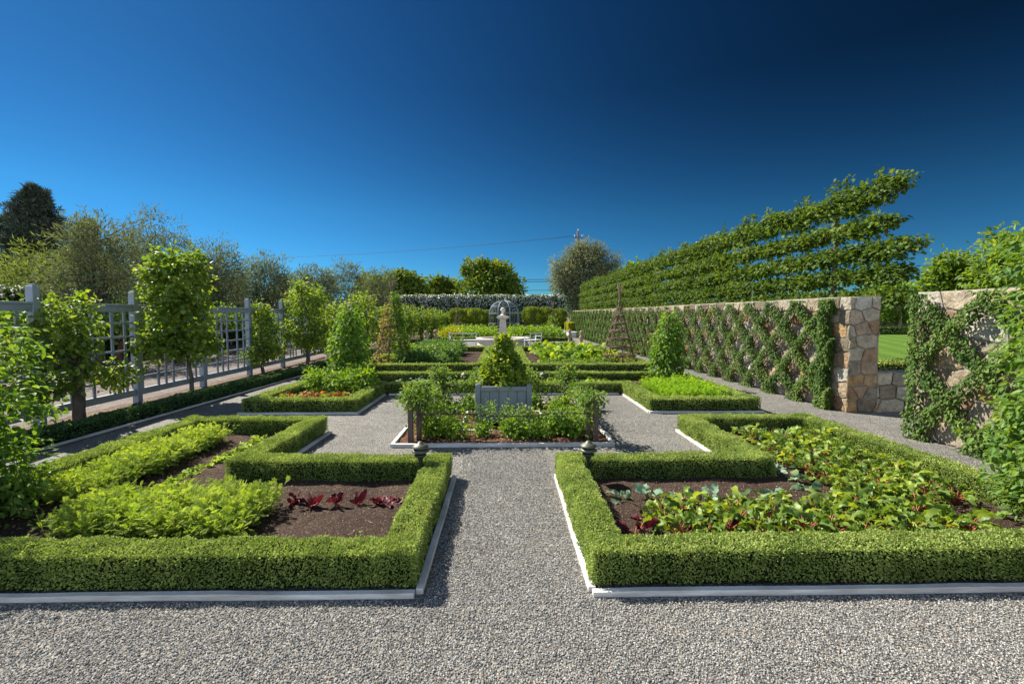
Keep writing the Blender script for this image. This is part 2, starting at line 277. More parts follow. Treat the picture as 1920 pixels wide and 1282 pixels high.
# ------------------------------------------------------------------ mesh builder
def nrmz(a): return a / np.maximum(np.linalg.norm(a, axis=-1, keepdims=True), 1e-9)
class MB:
    def __init__(s): s.V = []; s.F = []; s.T = []; s.MI = []; s.A = []; s.S = []; s.n = 0
    def add(s, verts, faces, mi=0, v=None, smooth=False):
        """faces: (k,4|3) array or list of lists"""
        verts = np.asarray(verts, float).reshape(-1, 3)
        if isinstance(faces, np.ndarray):
            k, q = faces.shape; s.F.append((faces + s.n).ravel()); s.T.append(np.full(k, q))
        else:
            k = len(faces); s.F.append(np.array([i for f in faces for i in f]) + s.n); s.T.append(np.array([len(f) for f in faces]))
        s.MI.append(np.full(k, mi)); s.S.append(np.full(k, smooth))
        s.A.append(np.full(k, .5) if v is None else np.asarray(v, float))
        s.V.append(verts); s.n += len(verts); return s
    def box(s, a, b, mi=0, rot=0, taper=0):
        a = np.array(a, float); b = np.array(b, float)
        x = [(a[0], b[0])[i] for i in (0, 1, 1, 0)]; y = [(a[1], b[1])[i] for i in (0, 0, 1, 1)]
        P = np.array([(x[i], y[i], a[2]) for i in range(4)] + [(x[i], y[i], b[2]) for i in range(4)])
        if rot or taper:
            c = (a + b) / 2; d = P - c
            if taper: d[4:, :2] *= (1 - taper)
            cs, sn = math.cos(rot), math.sin(rot); d = np.stack([d[:, 0] * cs - d[:, 1] * sn, d[:, 0] * sn + d[:, 1] * cs, d[:, 2]], 1); P = c + d
        return s.add(P, np.array([(0, 3, 2, 1), (4, 5, 6, 7), (0, 1, 5, 4), (1, 2, 6, 5), (2, 3, 7, 6), (3, 0, 4, 7)]), mi)
    def tube(s, pts, r, n=6, mi=0, cap=True):
        pts = np.array(pts, float); m = len(pts); r = np.broadcast_to(np.array(r, float), (m,))
        d = np.gradient(pts, axis=0); d = nrmz(d)
        up = np.array([0, 0, 1.]) if abs(d[0, 2]) < .9 else np.array([1., 0, 0])
        a = nrmz(np.cross(d, up)); b = np.cross(d, a)
        t = np.linspace(0, 2 * np.pi, n, endpoint=False)
        P = pts[:, None] + r[:, None, None] * (np.cos(t)[None, :, None] * a[:, None] + np.sin(t)[None, :, None] * b[:, None])
        f = [[i * n + j, i * n + (j + 1) % n, (i + 1) * n + (j + 1) % n, (i + 1) * n + j] for i in range(m - 1) for j in range(n)]
        if cap: f += [list(range(n))[::-1], [(m - 1) * n + j for j in range(n)]]
        return s.add(P.reshape(-1, 3), f, mi, None, True)
    def lathe(s, prof, c=(0, 0, 0), n=32, mi=0, smooth=True):
        t = np.linspace(0, 2 * np.pi, n, endpoint=False); prof = np.array(prof, float); m = len(prof)
        P = np.stack([prof[:, 0:1] * np.cos(t) + c[0], prof[:, 0:1] * np.sin(t) + c[1], np.repeat(prof[:, 1:2], n, 1) + c[2]], 2)
        f = [[i * n + j, i * n + (j + 1) % n, (i + 1) * n + (j + 1) % n, (i + 1) * n + j] for i in range(m - 1) for j in range(n)]
        f += [list(range(n))[::-1], [(m - 1) * n + j for j in range(n)]]
        return s.add(P.reshape(-1, 3), f, mi, None, smooth)
    def prism(s, poly, z0, z1, mi=0):
        n = len(poly); P = [(x, y, z0) for x, y in poly] + [(x, y, z1) for x, y in poly]
        f = [[i, (i + 1) % n, n + (i + 1) % n, n + i] for i in range(n)] + [list(range(n))[::-1], [n + i for i in range(n)]]
        return s.add(P, f, mi)
    def build(s, name, mats, parent=None, bevel=0):
        me = bpy.data.meshes.new(name)
        V = np.concatenate(s.V); F = np.concatenate(s.F).astype(np.int32); T = np.concatenate(s.T).astype(np.int32)
        me.vertices.add(len(V)); me.vertices.foreach_set('co', V.ravel())
        me.loops.add(len(F)); me.loops.foreach_set('vertex_index', F)
        me.polygons.add(len(T)); me.polygons.foreach_set('loop_start', np.concatenate([[0], np.cumsum(T)[:-1]]).astype(np.int32))
        me.polygons.foreach_set('material_index', np.concatenate(s.MI).astype(np.int32))
        me.polygons.foreach_set('use_smooth', np.concatenate(s.S).astype(bool))
        at = me.attributes.new('v', 'FLOAT', 'FACE'); at.data.foreach_set('value', np.concatenate(s.A).astype(np.float32))
        me.update(calc_edges=True)
        for m in (mats if isinstance(mats, (list, tuple)) else [mats]): me.materials.append(m)
        o = bpy.data.objects.new(name, me); col.objects.link(o)
        if parent is not None: o.parent = parent
        if bevel:
            b = o.modifiers.new('bevel', 'BEVEL'); b.width = bevel; b.segments = 2; b.limit_method = 'ANGLE'
        return o
def tag(o, label, cat, group=None, kind=None):
    if label: o['label'] = label
    if cat: o['category'] = cat
    if group: o['group'] = group
    if kind: o['kind'] = kind
    return o
def thing(name, label, cat, loc=(0, 0, 0), rz=0, group=None, scale=1):
    o = bpy.data.objects.new(name, None); o.empty_display_size = .1; col.objects.link(o)
    o.location = loc; o.rotation_euler = (0, 0, rz); o.scale = (scale,) * 3
    return tag(o, label, cat, group)
def copy_tree(o, loc=None, rz=None, scale=None, label=None, group=None, parent=None):
    c = o.copy(); col.objects.link(c)
    if parent is not None: c.parent = parent
    for ch in list(o.children): copy_tree(ch, parent=c)
    if loc is not None: c.location = loc
    if rz is not None: c.rotation_euler = (0, 0, rz)
    if scale is not None: c.scale = (scale,) * 3 if isinstance(scale, (int, float)) else scale
    if label: c['label'] = label
    if group: c['group'] = group
    return c
# leaf templates: x side, y along, z normal
def T_(v, f): return np.array(v, float), np.array(f)
T_kite = T_([(0, 0, 0), (.36, .5, .05), (0, 1, -.08), (-.36, .5, .05)], [(0, 1, 2, 3)])
T_leaf = T_([(0, 0, 0), (.27, .33, .10), (.20, .72, .04), (0, 1, -.16), (-.20, .72, .04), (-.27, .33, .10), (0, .5, 0)],
            [(0, 1, 2, 6), (6, 2, 3, 4), (0, 6, 4, 5)])
T_round = T_([(0, 0, 0), (.34, .16, .06), (.44, .52, .10), (.24, .86, .0), (0, 1, -.14), (-.24, .86, .0), (-.44, .52, .10), (-.34, .16, .06), (0, .5, -.02)],
             [(0, 1, 2, 8), (8, 2, 3, 4), (8, 4, 5, 6), (0, 8, 6, 7)])
T_lobed = T_([(0, 0, 0), (.22, .18, .04), (.50, .30, .08), (.24, .52, .0), (.30, .84, .02), (0, .98, -.14), (-.30, .84, .02), (-.24, .52, .0), (-.50, .30, .08), (-.22, .18, .04), (0, .5, 0)],
             [(0, 1, 3, 10), (1, 2, 3, 3), (10, 3, 4, 5), (10, 5, 6, 7), (0, 10, 7, 9), (9, 7, 8, 8)])
T_lobed = (T_lobed[0], [[0, 1, 3, 10], [1, 2, 3], [10, 3, 4, 5], [10, 5, 6, 7], [0, 10, 7, 9], [9, 7, 8]])
T_slim = T_([(0, 0, 0), (.10, .45, .03), (0, 1, -.05), (-.10, .45, .03)], [(0, 1, 2, 3)])
def frond(nl=7, w=.34):
    V = [(-.012, 0, 0), (.012, 0, 0), (.006, 1, -.12), (-.006, 1, -.12)]; F = [(0, 1, 2, 3)]
    for i in range(nl):
        y = .22 + .75 * i / nl; l = w * math.sin(math.pi * (.25 + .75 * (1 - i / nl))) * (1 - .3 * i / nl) + .05
        for sgn in (-1, 1):
            n = len(V); z = -.12 * y * y
            V += [(0, y, z), (sgn * l * .45, y + .02, z + .05), (sgn * l, y + l * .55, z - .02), (sgn * l * .35, y + l * .5, z + .03)]
            F.append((n, n + 1, n + 2, n + 3))
    return T_(V, F)
T_frond = frond(8, .26)
def scatter(mb, T, P, D, N, S, mi=0, v=None, bend=0):
    tv, tf = T; P = np.asarray(P); k = len(P)
    if k == 0: return
    D = nrmz(D); X = nrmz(np.cross(D, N)); Z = np.cross(X, D); S = np.broadcast_to(S, (k,))[:, None, None]
    V = P[:, None] + S * (tv[None, :, 0:1] * X[:, None] + tv[None, :, 1:2] * D[:, None] + tv[None, :, 2:3] * Z[:, None])
    if v is None: v = rng.random(k)
    m = len(tv)
    if isinstance(tf, list):
        for f in tf:
            F = np.arange(k)[:, None] * m + np.array(f)[None]
            mb.F.append((F + mb.n).ravel()); mb.T.append(np.full(k, len(f))); mb.MI.append(np.full(k, mi)); mb.S.append(np.full(k, False)); mb.A.append(v)
        mb.V.append(V.reshape(-1, 3)); mb.n += k * m
    else:
        F = (np.arange(k)[:, None, None] * m + tf[None]).reshape(-1, tf.shape[1])
        mb.add(V.reshape(-1, 3), F, mi, np.repeat(v, len(tf)))
def rdir(n): return nrmz(rng.normal(size=(n, 3)))
_g = rng.random((64, 64, 64)).astype(np.float32)
def vnoise(P, sc_=1.0):
    p = np.asarray(P) * sc_; i = np.floor(p).astype(int); f = p - i; f = f * f * (3 - 2 * f); r = 0
    for a in (0, 1):
        for b in (0, 1):
            for c in (0, 1):
                wgt = (f[..., 0] if a else 1 - f[..., 0]) * (f[..., 1] if b else 1 - f[..., 1]) * (f[..., 2] if c else 1 - f[..., 2])
                r = r + wgt * _g[(i[..., 0] + a) % 64, (i[..., 1] + b) % 64, (i[..., 2] + c) % 64]
    return r

def clumps(mb, blobs, T, size, nclump, per, spread, mi=0, up=.55, droop=.25, shell=.75, centers=None, vb=0., jit=.8):
    """leaves in clumps spread through ellipsoid blobs [(c, r)]"""
    if centers is None:
        w_ = np.array([r[0] * r[1] + r[1] * r[2] + r[0] * r[2] for c, r in blobs]); w_ = w_ / w_.sum()
        bi = rng.choice(len(blobs), nclump, p=w_); C = np.array([b[0] for b in blobs], float)[bi]; Rr = np.array([b[1] for b in blobs], float)[bi]
        d = rdir(nclump); rad = shell + (1.12 - shell) * rng.random((nclump, 1)); rad = np.where(rng.random((nclump, 1)) < .25, rng.random((nclump, 1)) ** .5 * shell, rad)
        centers = C + d * Rr * rad; outd = d
    else:
        centers = np.asarray(centers); outd = rdir(len(centers)); outd[:, 2] = abs(outd[:, 2])
    k = len(centers); cv = rng.random(k)
    idx = np.repeat(np.arange(k), per); n = len(idx)
    g = rng.normal(size=(n, 3)); P = centers[idx] + g * spread
    o = nrmz(outd[idx] + nrmz(g) * .9)
    D = nrmz(o * .8 + rdir(n) * jit * .7 + np.array([0, 0, -droop]))
    N = nrmz(o * .5 + rdir(n) * .45 + np.array([0, 0, up]))
    v = np.clip(.55 * cv[idx] + .45 * rng.random(n) + vb, 0, 1)
    scatter(mb, T, P, D, N, size * (.7 + .6 * rng.random(n)), mi, v)
    return centers

# ------------------------------------------------------------------ hedges
def offset_poly(pts, d, closed):
    """mitred offset to the left of a polyline"""
    pts = [np.array(p, float) for p in pts]; n = len(pts); out = []
    for i in range(n):
        a = pts[i - 1] if (i > 0 or closed) else None; b = pts[i]; c = pts[(i + 1) % n] if (i < n - 1 or closed) else None
        ns = []
        for p, q in ((a, b), (b, c)):
            if p is None or q is None: continue
            t = (q - p) / np.linalg.norm(q - p); ns.append(np.array([-t[1], t[0]]))
        if len(ns) == 1: m = ns[0]
        else: m = (ns[0] + ns[1]) / (1 + ns[0] @ ns[1])
        out.append(b + m * d)
    return out
def hedge(name, label, pts, wd, h, dens, leaf, closed=True, mat='box', z0=.02, parent_cat='hedge', T=T_kite, rough=.012, group=None, flower=None, cap=True):
    """pts = outer outline; the hedge lies to its left"""
    C = offset_poly(pts, wd / 2, closed); C = np.array(C)
    mb = MB(); core = .022 + rough
    o_ = offset_poly(pts, core, closed); i_ = offset_poly(pts, wd - core, closed); n = len(pts)
    z1 = h - core
    V = [];
    for a, b in zip(o_, i_): V += [(a[0], a[1], z0), (b[0], b[1], z0), (b[0], b[1], z1), (a[0], a[1], z1)]
    F = []
    for i in range(n if closed else n - 1):
        j = (i + 1) % n; A, B = i * 4, j * 4
        F += [[A + 3, B + 3, B + 2, A + 2], [A, B, B + 3, A + 3], [A + 1, A + 2, B + 2, B + 1]]
    if not closed: F += [[0, 3, 2, 1], [(n - 1) * 4 + k for k in (0, 1, 2, 3)]]
    mb.add(V, F, 1)
    segs = [(C[i], C[(i + 1) % n]) for i in range(n if closed else n - 1)]
    for si, (a, b) in enumerate(segs):
        Ls = np.linalg.norm(b - a); t = (b - a) / Ls; nn = np.array([-t[1], t[0]])
        e0 = wd / 2 if closed or si > 0 else 0; e1 = wd / 2 if closed or si < len(segs) - 1 else 0
        per = wd + 2 * (h - z0); k = int(dens * (Ls + e0 + e1) * per)
        s_ = rng.uniform(-e0, Ls + e1, k); u = rng.uniform(0, per, k); r = .03 + .1 * min(wd, h) * .3
        side = u < (h - z0); top = (u >= h - z0) & (u < h - z0 + wd)
        z = np.where(side, z0 + u, np.where(top, h, z0 + (per - u))); x = np.where(side, -wd / 2, np.where(top, u - (h - z0) - wd / 2, wd / 2))
        N2 = np.stack([np.where(top, 0, np.sign(x)), np.where(top, 1, 0)], 1).astype(float)
        # round the shoulders
        ex = np.abs(x) - (wd / 2 - r); ez = z - (h - r); cm = (ex > 0) & (ez > 0)
        q = np.stack([ex, ez], 1); ql = np.linalg.norm(q, axis=1) + 1e-6; f = np.where(cm, np.minimum(1, r / ql), 1)
        x = np.where(cm, np.sign(x) * (wd / 2 - r + ex * f), x); z = np.where(cm, h - r + ez * f, z)
        N2 = np.where(cm[:, None], np.stack([np.sign(x) * ex / ql, ez / ql], 1), N2)
        P3 = np.stack([a[0] + t[0] * s_ + nn[0] * x, a[1] + t[1] * s_ + nn[1] * x, z], 1)
        N3 = np.stack([nn[0] * N2[:, 0], nn[1] * N2[:, 0], N2[:, 1]], 1)
        bump = (vnoise(P3, 3.2) - .5) * rough * 2.2 + (vnoise(P3, 13) - .5) * rough * 2.0
        low = np.clip((z - z0) / .022, 0, 1) if h < .6 else 1
        dpt = -rng.random(k) ** 1.6 * (core + .01) + bump - (1 - low) * .03
        P3 = P3 + N3 * dpt[:, None]
        keep = (low > rng.random(k) * .9) if h < .6 else np.ones(k, bool)
        P3, N3, dpt = P3[keep], N3[keep], dpt[keep]; k = len(P3)
        D = nrmz(N3 * .75 + rdir(k) * .8 + np.array([0, 0, .25])); N = nrmz(N3 * .5 + rdir(k) * .7 + np.array([0, 0, .4]))
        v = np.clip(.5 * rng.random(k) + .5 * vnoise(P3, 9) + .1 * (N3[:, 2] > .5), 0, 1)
        scatter(mb, T, P3, D, N, leaf * (.7 + .6 * rng.random(k)), 0, v)
        if mat == 'box' and h < .6:   # fresh shoots that escaped the shears
            ksh = int(Ls * 26); s2 = rng.uniform(0, Ls, ksh); x2 = rng.choice([-1, 1], ksh) * wd / 2 * np.where(rng.random(ksh) < .6, 1, rng.random(ksh))
            B = np.stack([a[0] + t[0] * s2 + nn[0] * x2, a[1] + t[1] * s2 + nn[1] * x2, np.where(np.abs(x2) > wd / 2 - .01, rng.uniform(.12, h, ksh), h)], 1)
            for q in range(4): scatter(mb, T, B + np.array([0, 0, .007 * q]) + rdir(ksh) * .006, nrmz(rdir(ksh) + np.array([0, 0, .8])), rdir(ksh), leaf * 1.15, 0, np.full(ksh, 1.))
        if flower:
            kf = int(k * flower[0]); idx = rng.choice(k, kf, replace=False)
            wgt = rng.random(kf) < np.clip((P3[idx, 2] / h - flower[2]) * 2.2, .12, 1); idx = idx[wgt]
            scatter(mb, T_round, P3[idx] + N3[idx] * .03, nrmz(rdir(len(idx)) + N3[idx] * .3), nrmz(N3[idx] + rdir(len(idx)) * .5), flower[1] * (.7 + .6 * rng.random(len(idx))), 2)
    mats = [L[mat], M['core']] + ([L['petal']] if flower else [])
    return tag(mb.build(name, mats), label, 'hedge', group)

# ------------------------------------------------------------------ ground
def sheet(name, poly, z, mat, n=1):
    mb = MB(); mb.add([(x, y, z) for x, y in poly], [list(range(len(poly)))], 0)
    return tag(mb.build(name, M[mat]), None, None, None, 'structure')
sheet('ground', [(-1500, -60), (1500, -60), (1500, 2500), (-1500, 2500)], -.012, 'earth')
sheet('gravel_path', [(-5.63 + .0414 * (-4 - 5.88), -6), (5.8, -6), (5.76, 7.9), (5.45, 37), (8, 52), (-7, 52), (-4.2, 40)], 0, 'gravel')
sheet('orchard_ground', [(-30, -6), (-6.75, -6), (-7.35, 42), (-30, 42)], -.004, 'orchard')
sheet('mulch_strip', [(-6.9, -6), (-5.95, -6), (-4.4, 40), (-7.4, 40)], -.002 + .004, 'litter')
sheet('lawn', [(6.1, 8.6), (60, 8.6), (60, 44), (6.0, 44)], .006, 'lawn')
sheet('side_path', [(5.5, 5.6), (12, 5.6), (12, 8.2), (5.75, 8.2)], .003, 'gravel')

def soil_bed(poly, mat='soil', name='bed_soil', h=.045, step=.09):
    """gently heaped soil over an orthogonal polygon"""
    xs = [p[0] for p in poly]; ys = [p[1] for p in poly]
    gx = np.arange(min(xs), max(xs) + step, step); gy = np.arange(min(ys), max(ys) + step, step)
    X, Y = np.meshgrid(gx, gy, indexing='ij'); P = np.stack([X, Y, X * 0], 2)
    Z = .012 + h * .55 + (vnoise(P, 2.5) - .5) * h * .9 + (vnoise(P + 7, 9) - .5) * .022
    cx = (X[:-1, :-1] + X[1:, 1:]) / 2; cy = (Y[:-1, :-1] + Y[1:, 1:]) / 2
    ins = np.zeros(cx.shape, bool); n = len(poly)
    for i in range(n):
        x1, y1 = poly[i]; x2, y2 = poly[(i + 1) % n]
        if y1 == y2: continue
        c = ((y1 > cy) != (y2 > cy)) & (cx < (x2 - x1) * (cy - y1) / (y2 - y1) + x1); ins ^= c
    I, J = np.where(ins); m = len(gy)
    F = np.stack([I * m + J, (I + 1) * m + J, (I + 1) * m + J + 1, I * m + J + 1], 1)
    mb = MB(); mb.add(np.stack([X, Y, np.maximum(Z, .012)], 2).reshape(-1, 3), F, 0, None, True)
    return tag(mb.build(name, M[mat]), None, None, None, 'structure')

def boards(label, segs, group='weathered timber boards edging the beds', mat='timber', wd=.045, h=.036):
    """edging: thing > board"""
    r = thing('timber_edging', label, 'edging', (segs[0][0][0], segs[0][0][1], 0), 0, group)
    ox, oy = segs[0][0]
    for (a, b) in segs:
        a = np.array(a, float); b = np.array(b, float); Ls = np.linalg.norm(b - a); t = (b - a) / Ls; nn = np.array([-t[1], t[0]])
        k = max(2, int(Ls / .25)); ss = np.linspace(0.004, Ls - .004, k)
        off = np.cumsum(rng.normal(size=k)) * .0022; hh = h + rng.normal(size=k) * .002 - .004 * rng.random()
        V = []
        for s_, o, z in zip(ss, off, hh):
            c = a + t * s_
            for q, zz in ((0, 0), (wd, 0), (wd, z), (0, z)): V.append((c[0] + nn[0] * (q + o) - ox, c[1] + nn[1] * (q + o) - oy, zz if zz else -.01))
        F = []
        for i in range(k - 1):
            A, B = i * 4, i * 4 + 4
            F += [[A, B, B + 1, A + 1], [A + 1, B + 1, B + 2, A + 2], [A + 2, B + 2, B + 3, A + 3], [A + 3, B + 3, B, A]]
        F += [[0, 1, 2, 3], [(k - 1) * 4 + j for j in (3, 2, 1, 0)]]
        mb = MB(); mb.add(V, F, 0); mb.build('board', M[mat], r, bevel=.004)
    return r

def bed_outline(side, y_near, front):
    """L-notched bed outline, counter-clockwise, notch towards the plaza"""
    yc = 7.16
    if front: o = [(.53, 2.72), (4.36, 2.72), (4.36, 6.56), (2.46, 6.56), (2.46, 4.74), (.53, 4.74)]
    else: o = [(2.46, 7.80), (4.36, 7.80), (4.36, 11.60), (.53, 11.60), (.53, 9.64), (2.46, 9.64)]
    if side < 0: o = [(-x, y) for x, y in o][::-1]
    return o
HW, HH = .235, .245
beds = {}
for side, nm in ((-1, 'left'), (1, 'right')):
    for front, fn in ((True, 'near'), (False, 'middle')):
        o = bed_outline(side, 0, front); beds[(side, front)] = o
        lab = {(-1, True): 'low clipped box hedge framing the carrot bed', (1, True): 'low clipped box hedge framing the chard and kale bed',
               (-1, False): 'low clipped box hedge framing the bed with orange red leaves', (1, False): 'low clipped box hedge framing the dill and dark red lettuce bed'}[(side, front)]
        d, lf = ((22000, .0135) if front else (8500, .020))
        hedge('box_hedge', lab, o, HW, HH, d, lf, rough=.013, group='low box hedges round the beds')
        inner = [tuple(p) for p in offset_poly(o, .08, True)]
        soil_bed([(round(x, 3), round(y, 3)) for x, y in inner])
# edging boards along the plaza, the axis and the cross paths
for side, nm in ((-1, 'left'), (1, 'right')):
    q = lambda x: x * side
    sg = [((.475, 2.66), (4.4, 2.66)), ((.475, 4.68), (.475, 2.66 + .05)), ((2.41, 6.50), (2.41, 4.80))]
    sg = [(a, b) for a, b in sg]
    if side > 0: S = [((.52, 2.645), (4.4, 2.645)), ((.517, 4.68), (.517, 2.695)), ((2.445, 6.55), (2.445, 4.80))]
    else: S = [((-4.4, 2.645), (-.52, 2.645)), ((-.475, 2.695), (-.475, 4.68)), ((-2.405, 4.80), (-2.405, 6.55))]
    boards(f'bleached timber edging along the {"carrot" if side < 0 else "chard"} bed and gravel path', S)
    if side > 0: S = [((2.445, 9.60), (2.445, 7.79)), ((2.45, 7.74), (4.40, 7.74)), ((.50, 9.60), (2.40, 9.60))]
    else: S = [((-2.405, 7.79), (-2.405, 9.60)), ((-4.40, 7.74), (-2.41, 7.74)), ((-2.36, 9.60), (-.46, 9.60))]
    boards(f'bleached timber edging along the bed of {"orange red leaves" if side < 0 else "dill"}', S)
# second pair of beds before the fountain, third pair beyond it
for side in (-1, 1):
    o = [(.53, 13.35), (4.36, 13.35), (4.36, 20.9), (.53, 20.9)]
    if side < 0: o = [(-x, y) for x, y in o][::-1]
    hedge('box_hedge', f'low box hedge round the {"pepper" if side < 0 else "squash"} bed before the fountain', o, .25, HH, 3800, .030, group='low box hedges round the beds')
    inner = [(round(p[0], 3), round(p[1], 3)) for p in offset_poly(o, .08, True)]; soil_bed(inner, step=.2)
    o = [(.6, 29.2), (4.3, 29.2), (4.3, 38.0), (.6, 38.0)]
    if side < 0: o = [(-x, y) for x, y in o][::-1]
    hedge('box_hedge', f'low box hedge round the far {"left bed of yellow plants" if side < 0 else "right bed beyond the fountain"}', o, .25, HH, 1300, .05, group='low box hedges round the beds')
    inner = [(round(p[0], 3), round(p[1], 3)) for p in offset_poly(o, .08, True)]; soil_bed(inner, step=.4)
# ------------------------------------------------------------------ left border: kerb, hedge, fence
kx = lambda y: -5.63 + .030 * (y - 5.88)
pts = [(kx(y) - .05, y) for y in (.5, 6, 12, 20, 30, 40)]
hedge('germander_hedge', 'loose dark green low hedge under the fruit trees along the fence', pts, .27, .2, 4200, .032, False, 'germander', rough=.03)
boards('thin pale kerb board along the shaded left path', [((kx(.5) , .5), (kx(12), 12)), ((kx(12), 12.01), (kx(40), 40))], None, 'timber', .03, .03)
fx = lambda y: -6.80 - .0215 * (y - 7.0)
fence = thing('lattice_fence', 'long grey blue timber lattice fence behind the fruit trees', 'fence', (fx(8.8), 8.8, 0))
FO = (fx(8.8), 8.8)
def fpart(name, fn, bevel=.004):
    mb = MB(); fn(mb)
    for V in mb.V: V[:, 0] -= FO[0]; V[:, 1] -= FO[1]
    return mb.build(name, M['paint'], fence, bevel)
posts = [2.95, 4.95, 6.93, 8.83, 10.82, 12.87, 14.9] + [14.9 + 2.02 * i for i in range(1, 12)]
for y in posts:
    po = fpart('post', lambda mb: mb.box((fx(y) - .055, y - .055, 0), (fx(y) + .055, y + .055, 2.06)), .006)
    cp = fpart('post_cap', lambda mb: mb.box((fx(y) - .048, y - .048, 2.062), (fx(y) + .048, y + .048, 2.09), 0, 0, .4)); cp.parent = po
for a, b in zip(posts[:-1], posts[1:]):
    a0, b0 = a + .067, b - .067
    def slab(mb, z0, z1, t0, t1):
        mb.add([(fx(a0) + t0, a0, z0), (fx(a0) + t1, a0, z0), (fx(b0) + t1, b0, z0), (fx(b0) + t0, b0, z0), (fx(a0) + t0, a0, z1), (fx(a0) + t1, a0, z1), (fx(b0) + t1, b0, z1), (fx(b0) + t0, b0, z1)],
               np.array([(0, 3, 2, 1), (4, 5, 6, 7), (0, 1, 5, 4), (1, 2, 6, 5), (2, 3, 7, 6), (3, 0, 4, 7)]))
    fpart('top_rail', lambda mb: (slab(mb, 1.70, 1.80, -.03, .03), slab(mb, 1.802, 1.835, -.055, .055)))
    fpart('bottom_rail', lambda mb: slab(mb, .15, .27, -.03, .03))
    def lat(mb):
        for z in (.49, .74, 1.0, 1.25, 1.50): slab(mb, z - .018, z + .018, .002, .022)
        Ls = b - a
        for f in (.15, .58, .80, 1.02, 1.46, 1.76):
            y = a + f * Ls / 2.0; mb.box((fx(y) - .020, y - .026, .272), (fx(y), y + .026, 1.698))
    fpart('lattice_panel', lat, 0)
# ------------------------------------------------------------------ right: stone walls with trained ivy
WX = lambda y: 5.77 - .0112 * (y - 7.72)
def clipc(poly, m, n):
    out = []; k = len(poly)
    for i in range(k):
        a, b = poly[i], poly[(i + 1) % k]; da = (a - m) @ n; db = (b - m) @ n
        if da <= 0: out.append(a)
        if (da < 0) != (db < 0) and abs(da - db) > 1e-9: out.append(a + (b - a) * da / (da - db))
    return out
def stones(mb, o, U, Nn, W, H, cw=.34, ch=.25, depth=.022, topvar=.02):
    """rubble facing: irregular stones standing proud of the mortar; o = lower corner, U along, Nn outwards"""
    o = np.array(o, float); U = nrmz(np.array(U, float)); Nn = np.array(Nn, float); pts = []
    nr = max(1, round(H / ch)); h_ = H / nr
    for r in range(nr):
        x = -cw * rng.random()
        while x < W + cw:
            w_ = cw * rng.uniform(.55, 1.6); pts.append((x + w_ / 2, (r + .5) * h_ + rng.normal() * h_ * .13)); x += w_
    pts = np.array(pts); asp = np.array([1., cw / ch * 1.25]); Q = pts * asp
    for i, p in enumerate(pts):
        if p[0] < -.2 or p[0] > W + .2: continue
        d2 = ((Q - Q[i]) ** 2).sum(1); nb = np.argsort(d2)[1:13]
        poly = [np.array(v) * asp for v in ((0, 0), (W, 0), (W, H + (rng.random() - .5) * topvar), (0, H + (rng.random() - .5) * topvar))]
        for j in nb:
            m = (Q[i] + Q[j]) / 2; poly = clipc(poly, m, Q[j] - Q[i])
            if len(poly) < 3: break
        if len(poly) < 3: continue
        P = np.array(poly) / asp; c = P.mean(0)
        if np.ptp(P[:, 0]) < .05 or np.ptp(P[:, 1]) < .05: continue
        # subdivide the outline and roughen it
        R = []
        for a_, b_ in zip(P, np.roll(P, -1, 0)):
            k = max(1, int(np.linalg.norm(b_ - a_) / .06))
            for q in range(k): R.append(a_ + (b_ - a_) * q / k)
        R = np.array(R); k = len(R); sc2 = np.linalg.norm(R - c, axis=1, keepdims=True)
        R = c + (R - c) * (1 - (.008 + rng.random((k, 1)) * .008) / np.maximum(sc2, .03))
        d = depth * rng.uniform(.75, 1.25)
        rings = []
        for f, dd in ((1, -.004), (.995, d * .55), (.90, d * .92), (.55, d)):
            rr = c + (R - c) * f; rings.append((rr, dd + (rng.normal(size=k) * .0035 if dd > 0 else np.zeros(k))))
        V = []
        for rr, dd in rings:
            z_ = rr[:, 1]; V.append(o + U * rr[:, :1] + np.array([0, 0, 1.]) * z_[:, None] + Nn * np.broadcast_to(dd, (k,))[:, None])
        V = np.concatenate(V + [(o + U * c[0] + np.array([0, 0, c[1]]) + Nn * (d + rng.normal() * .004))[None]])
        F = [[r * k + j, r * k + (j + 1) % k, (r + 1) * k + (j + 1) % k, (r + 1) * k + j] for r in range(3) for j in range(k)] + [[3 * k + j, 3 * k + (j + 1) % k, 4 * k] for j in range(k)]
        if np.dot(np.cross(U, (0, 0, 1.)), Nn) < 0: F = [f[::-1] for f in F]
        mb.add(V, F, 0, np.full(len(F), rng.random()))
def facing(wall, spec):
    for sp in spec:
        mb = MB(); stones(mb, *sp); mb.build('stone_facing', M['stones'], wall)
def wallprism(name, label, poly, h):
    mb = MB()
    # subdivided faces so the top edge can be uneven
    n = len(poly); poly = [np.array(p, float) for p in poly]; ring = []
    for i in range(n):
        a, b = poly[i], poly[(i + 1) % n]; k = max(1, int(np.linalg.norm(b - a) / .25))
        ring += [a + (b - a) * j / k for j in range(k)]
    m = len(ring); zt = [h + (vnoise(np.array([[p[0] * 2, p[1] * 2, 0]]), 1.3)[0] - .5) * .03 for p in ring]
    V = [(p[0], p[1], -.02) for p in ring] + [(p[0], p[1], z) for p, z in zip(ring, zt)]
    F = [[i, (i + 1) % m, m + (i + 1) % m, m + i] for i in range(m)] + [[m + i for i in range(m)]]
    mb.add(V, F, 0)
    return tag(mb.build(name, M['mortar'], None, .006), label, 'wall')
sw = .024
wa = wallprism('stone_wall', 'long rubble stone wall with trained green creeper and squared end', [(WX(7.72) + sw, 7.72 + sw), (WX(7.72) + .52, 7.72 + sw), (WX(37) + .5, 37.), (WX(37) + sw, 37.)], 1.95)
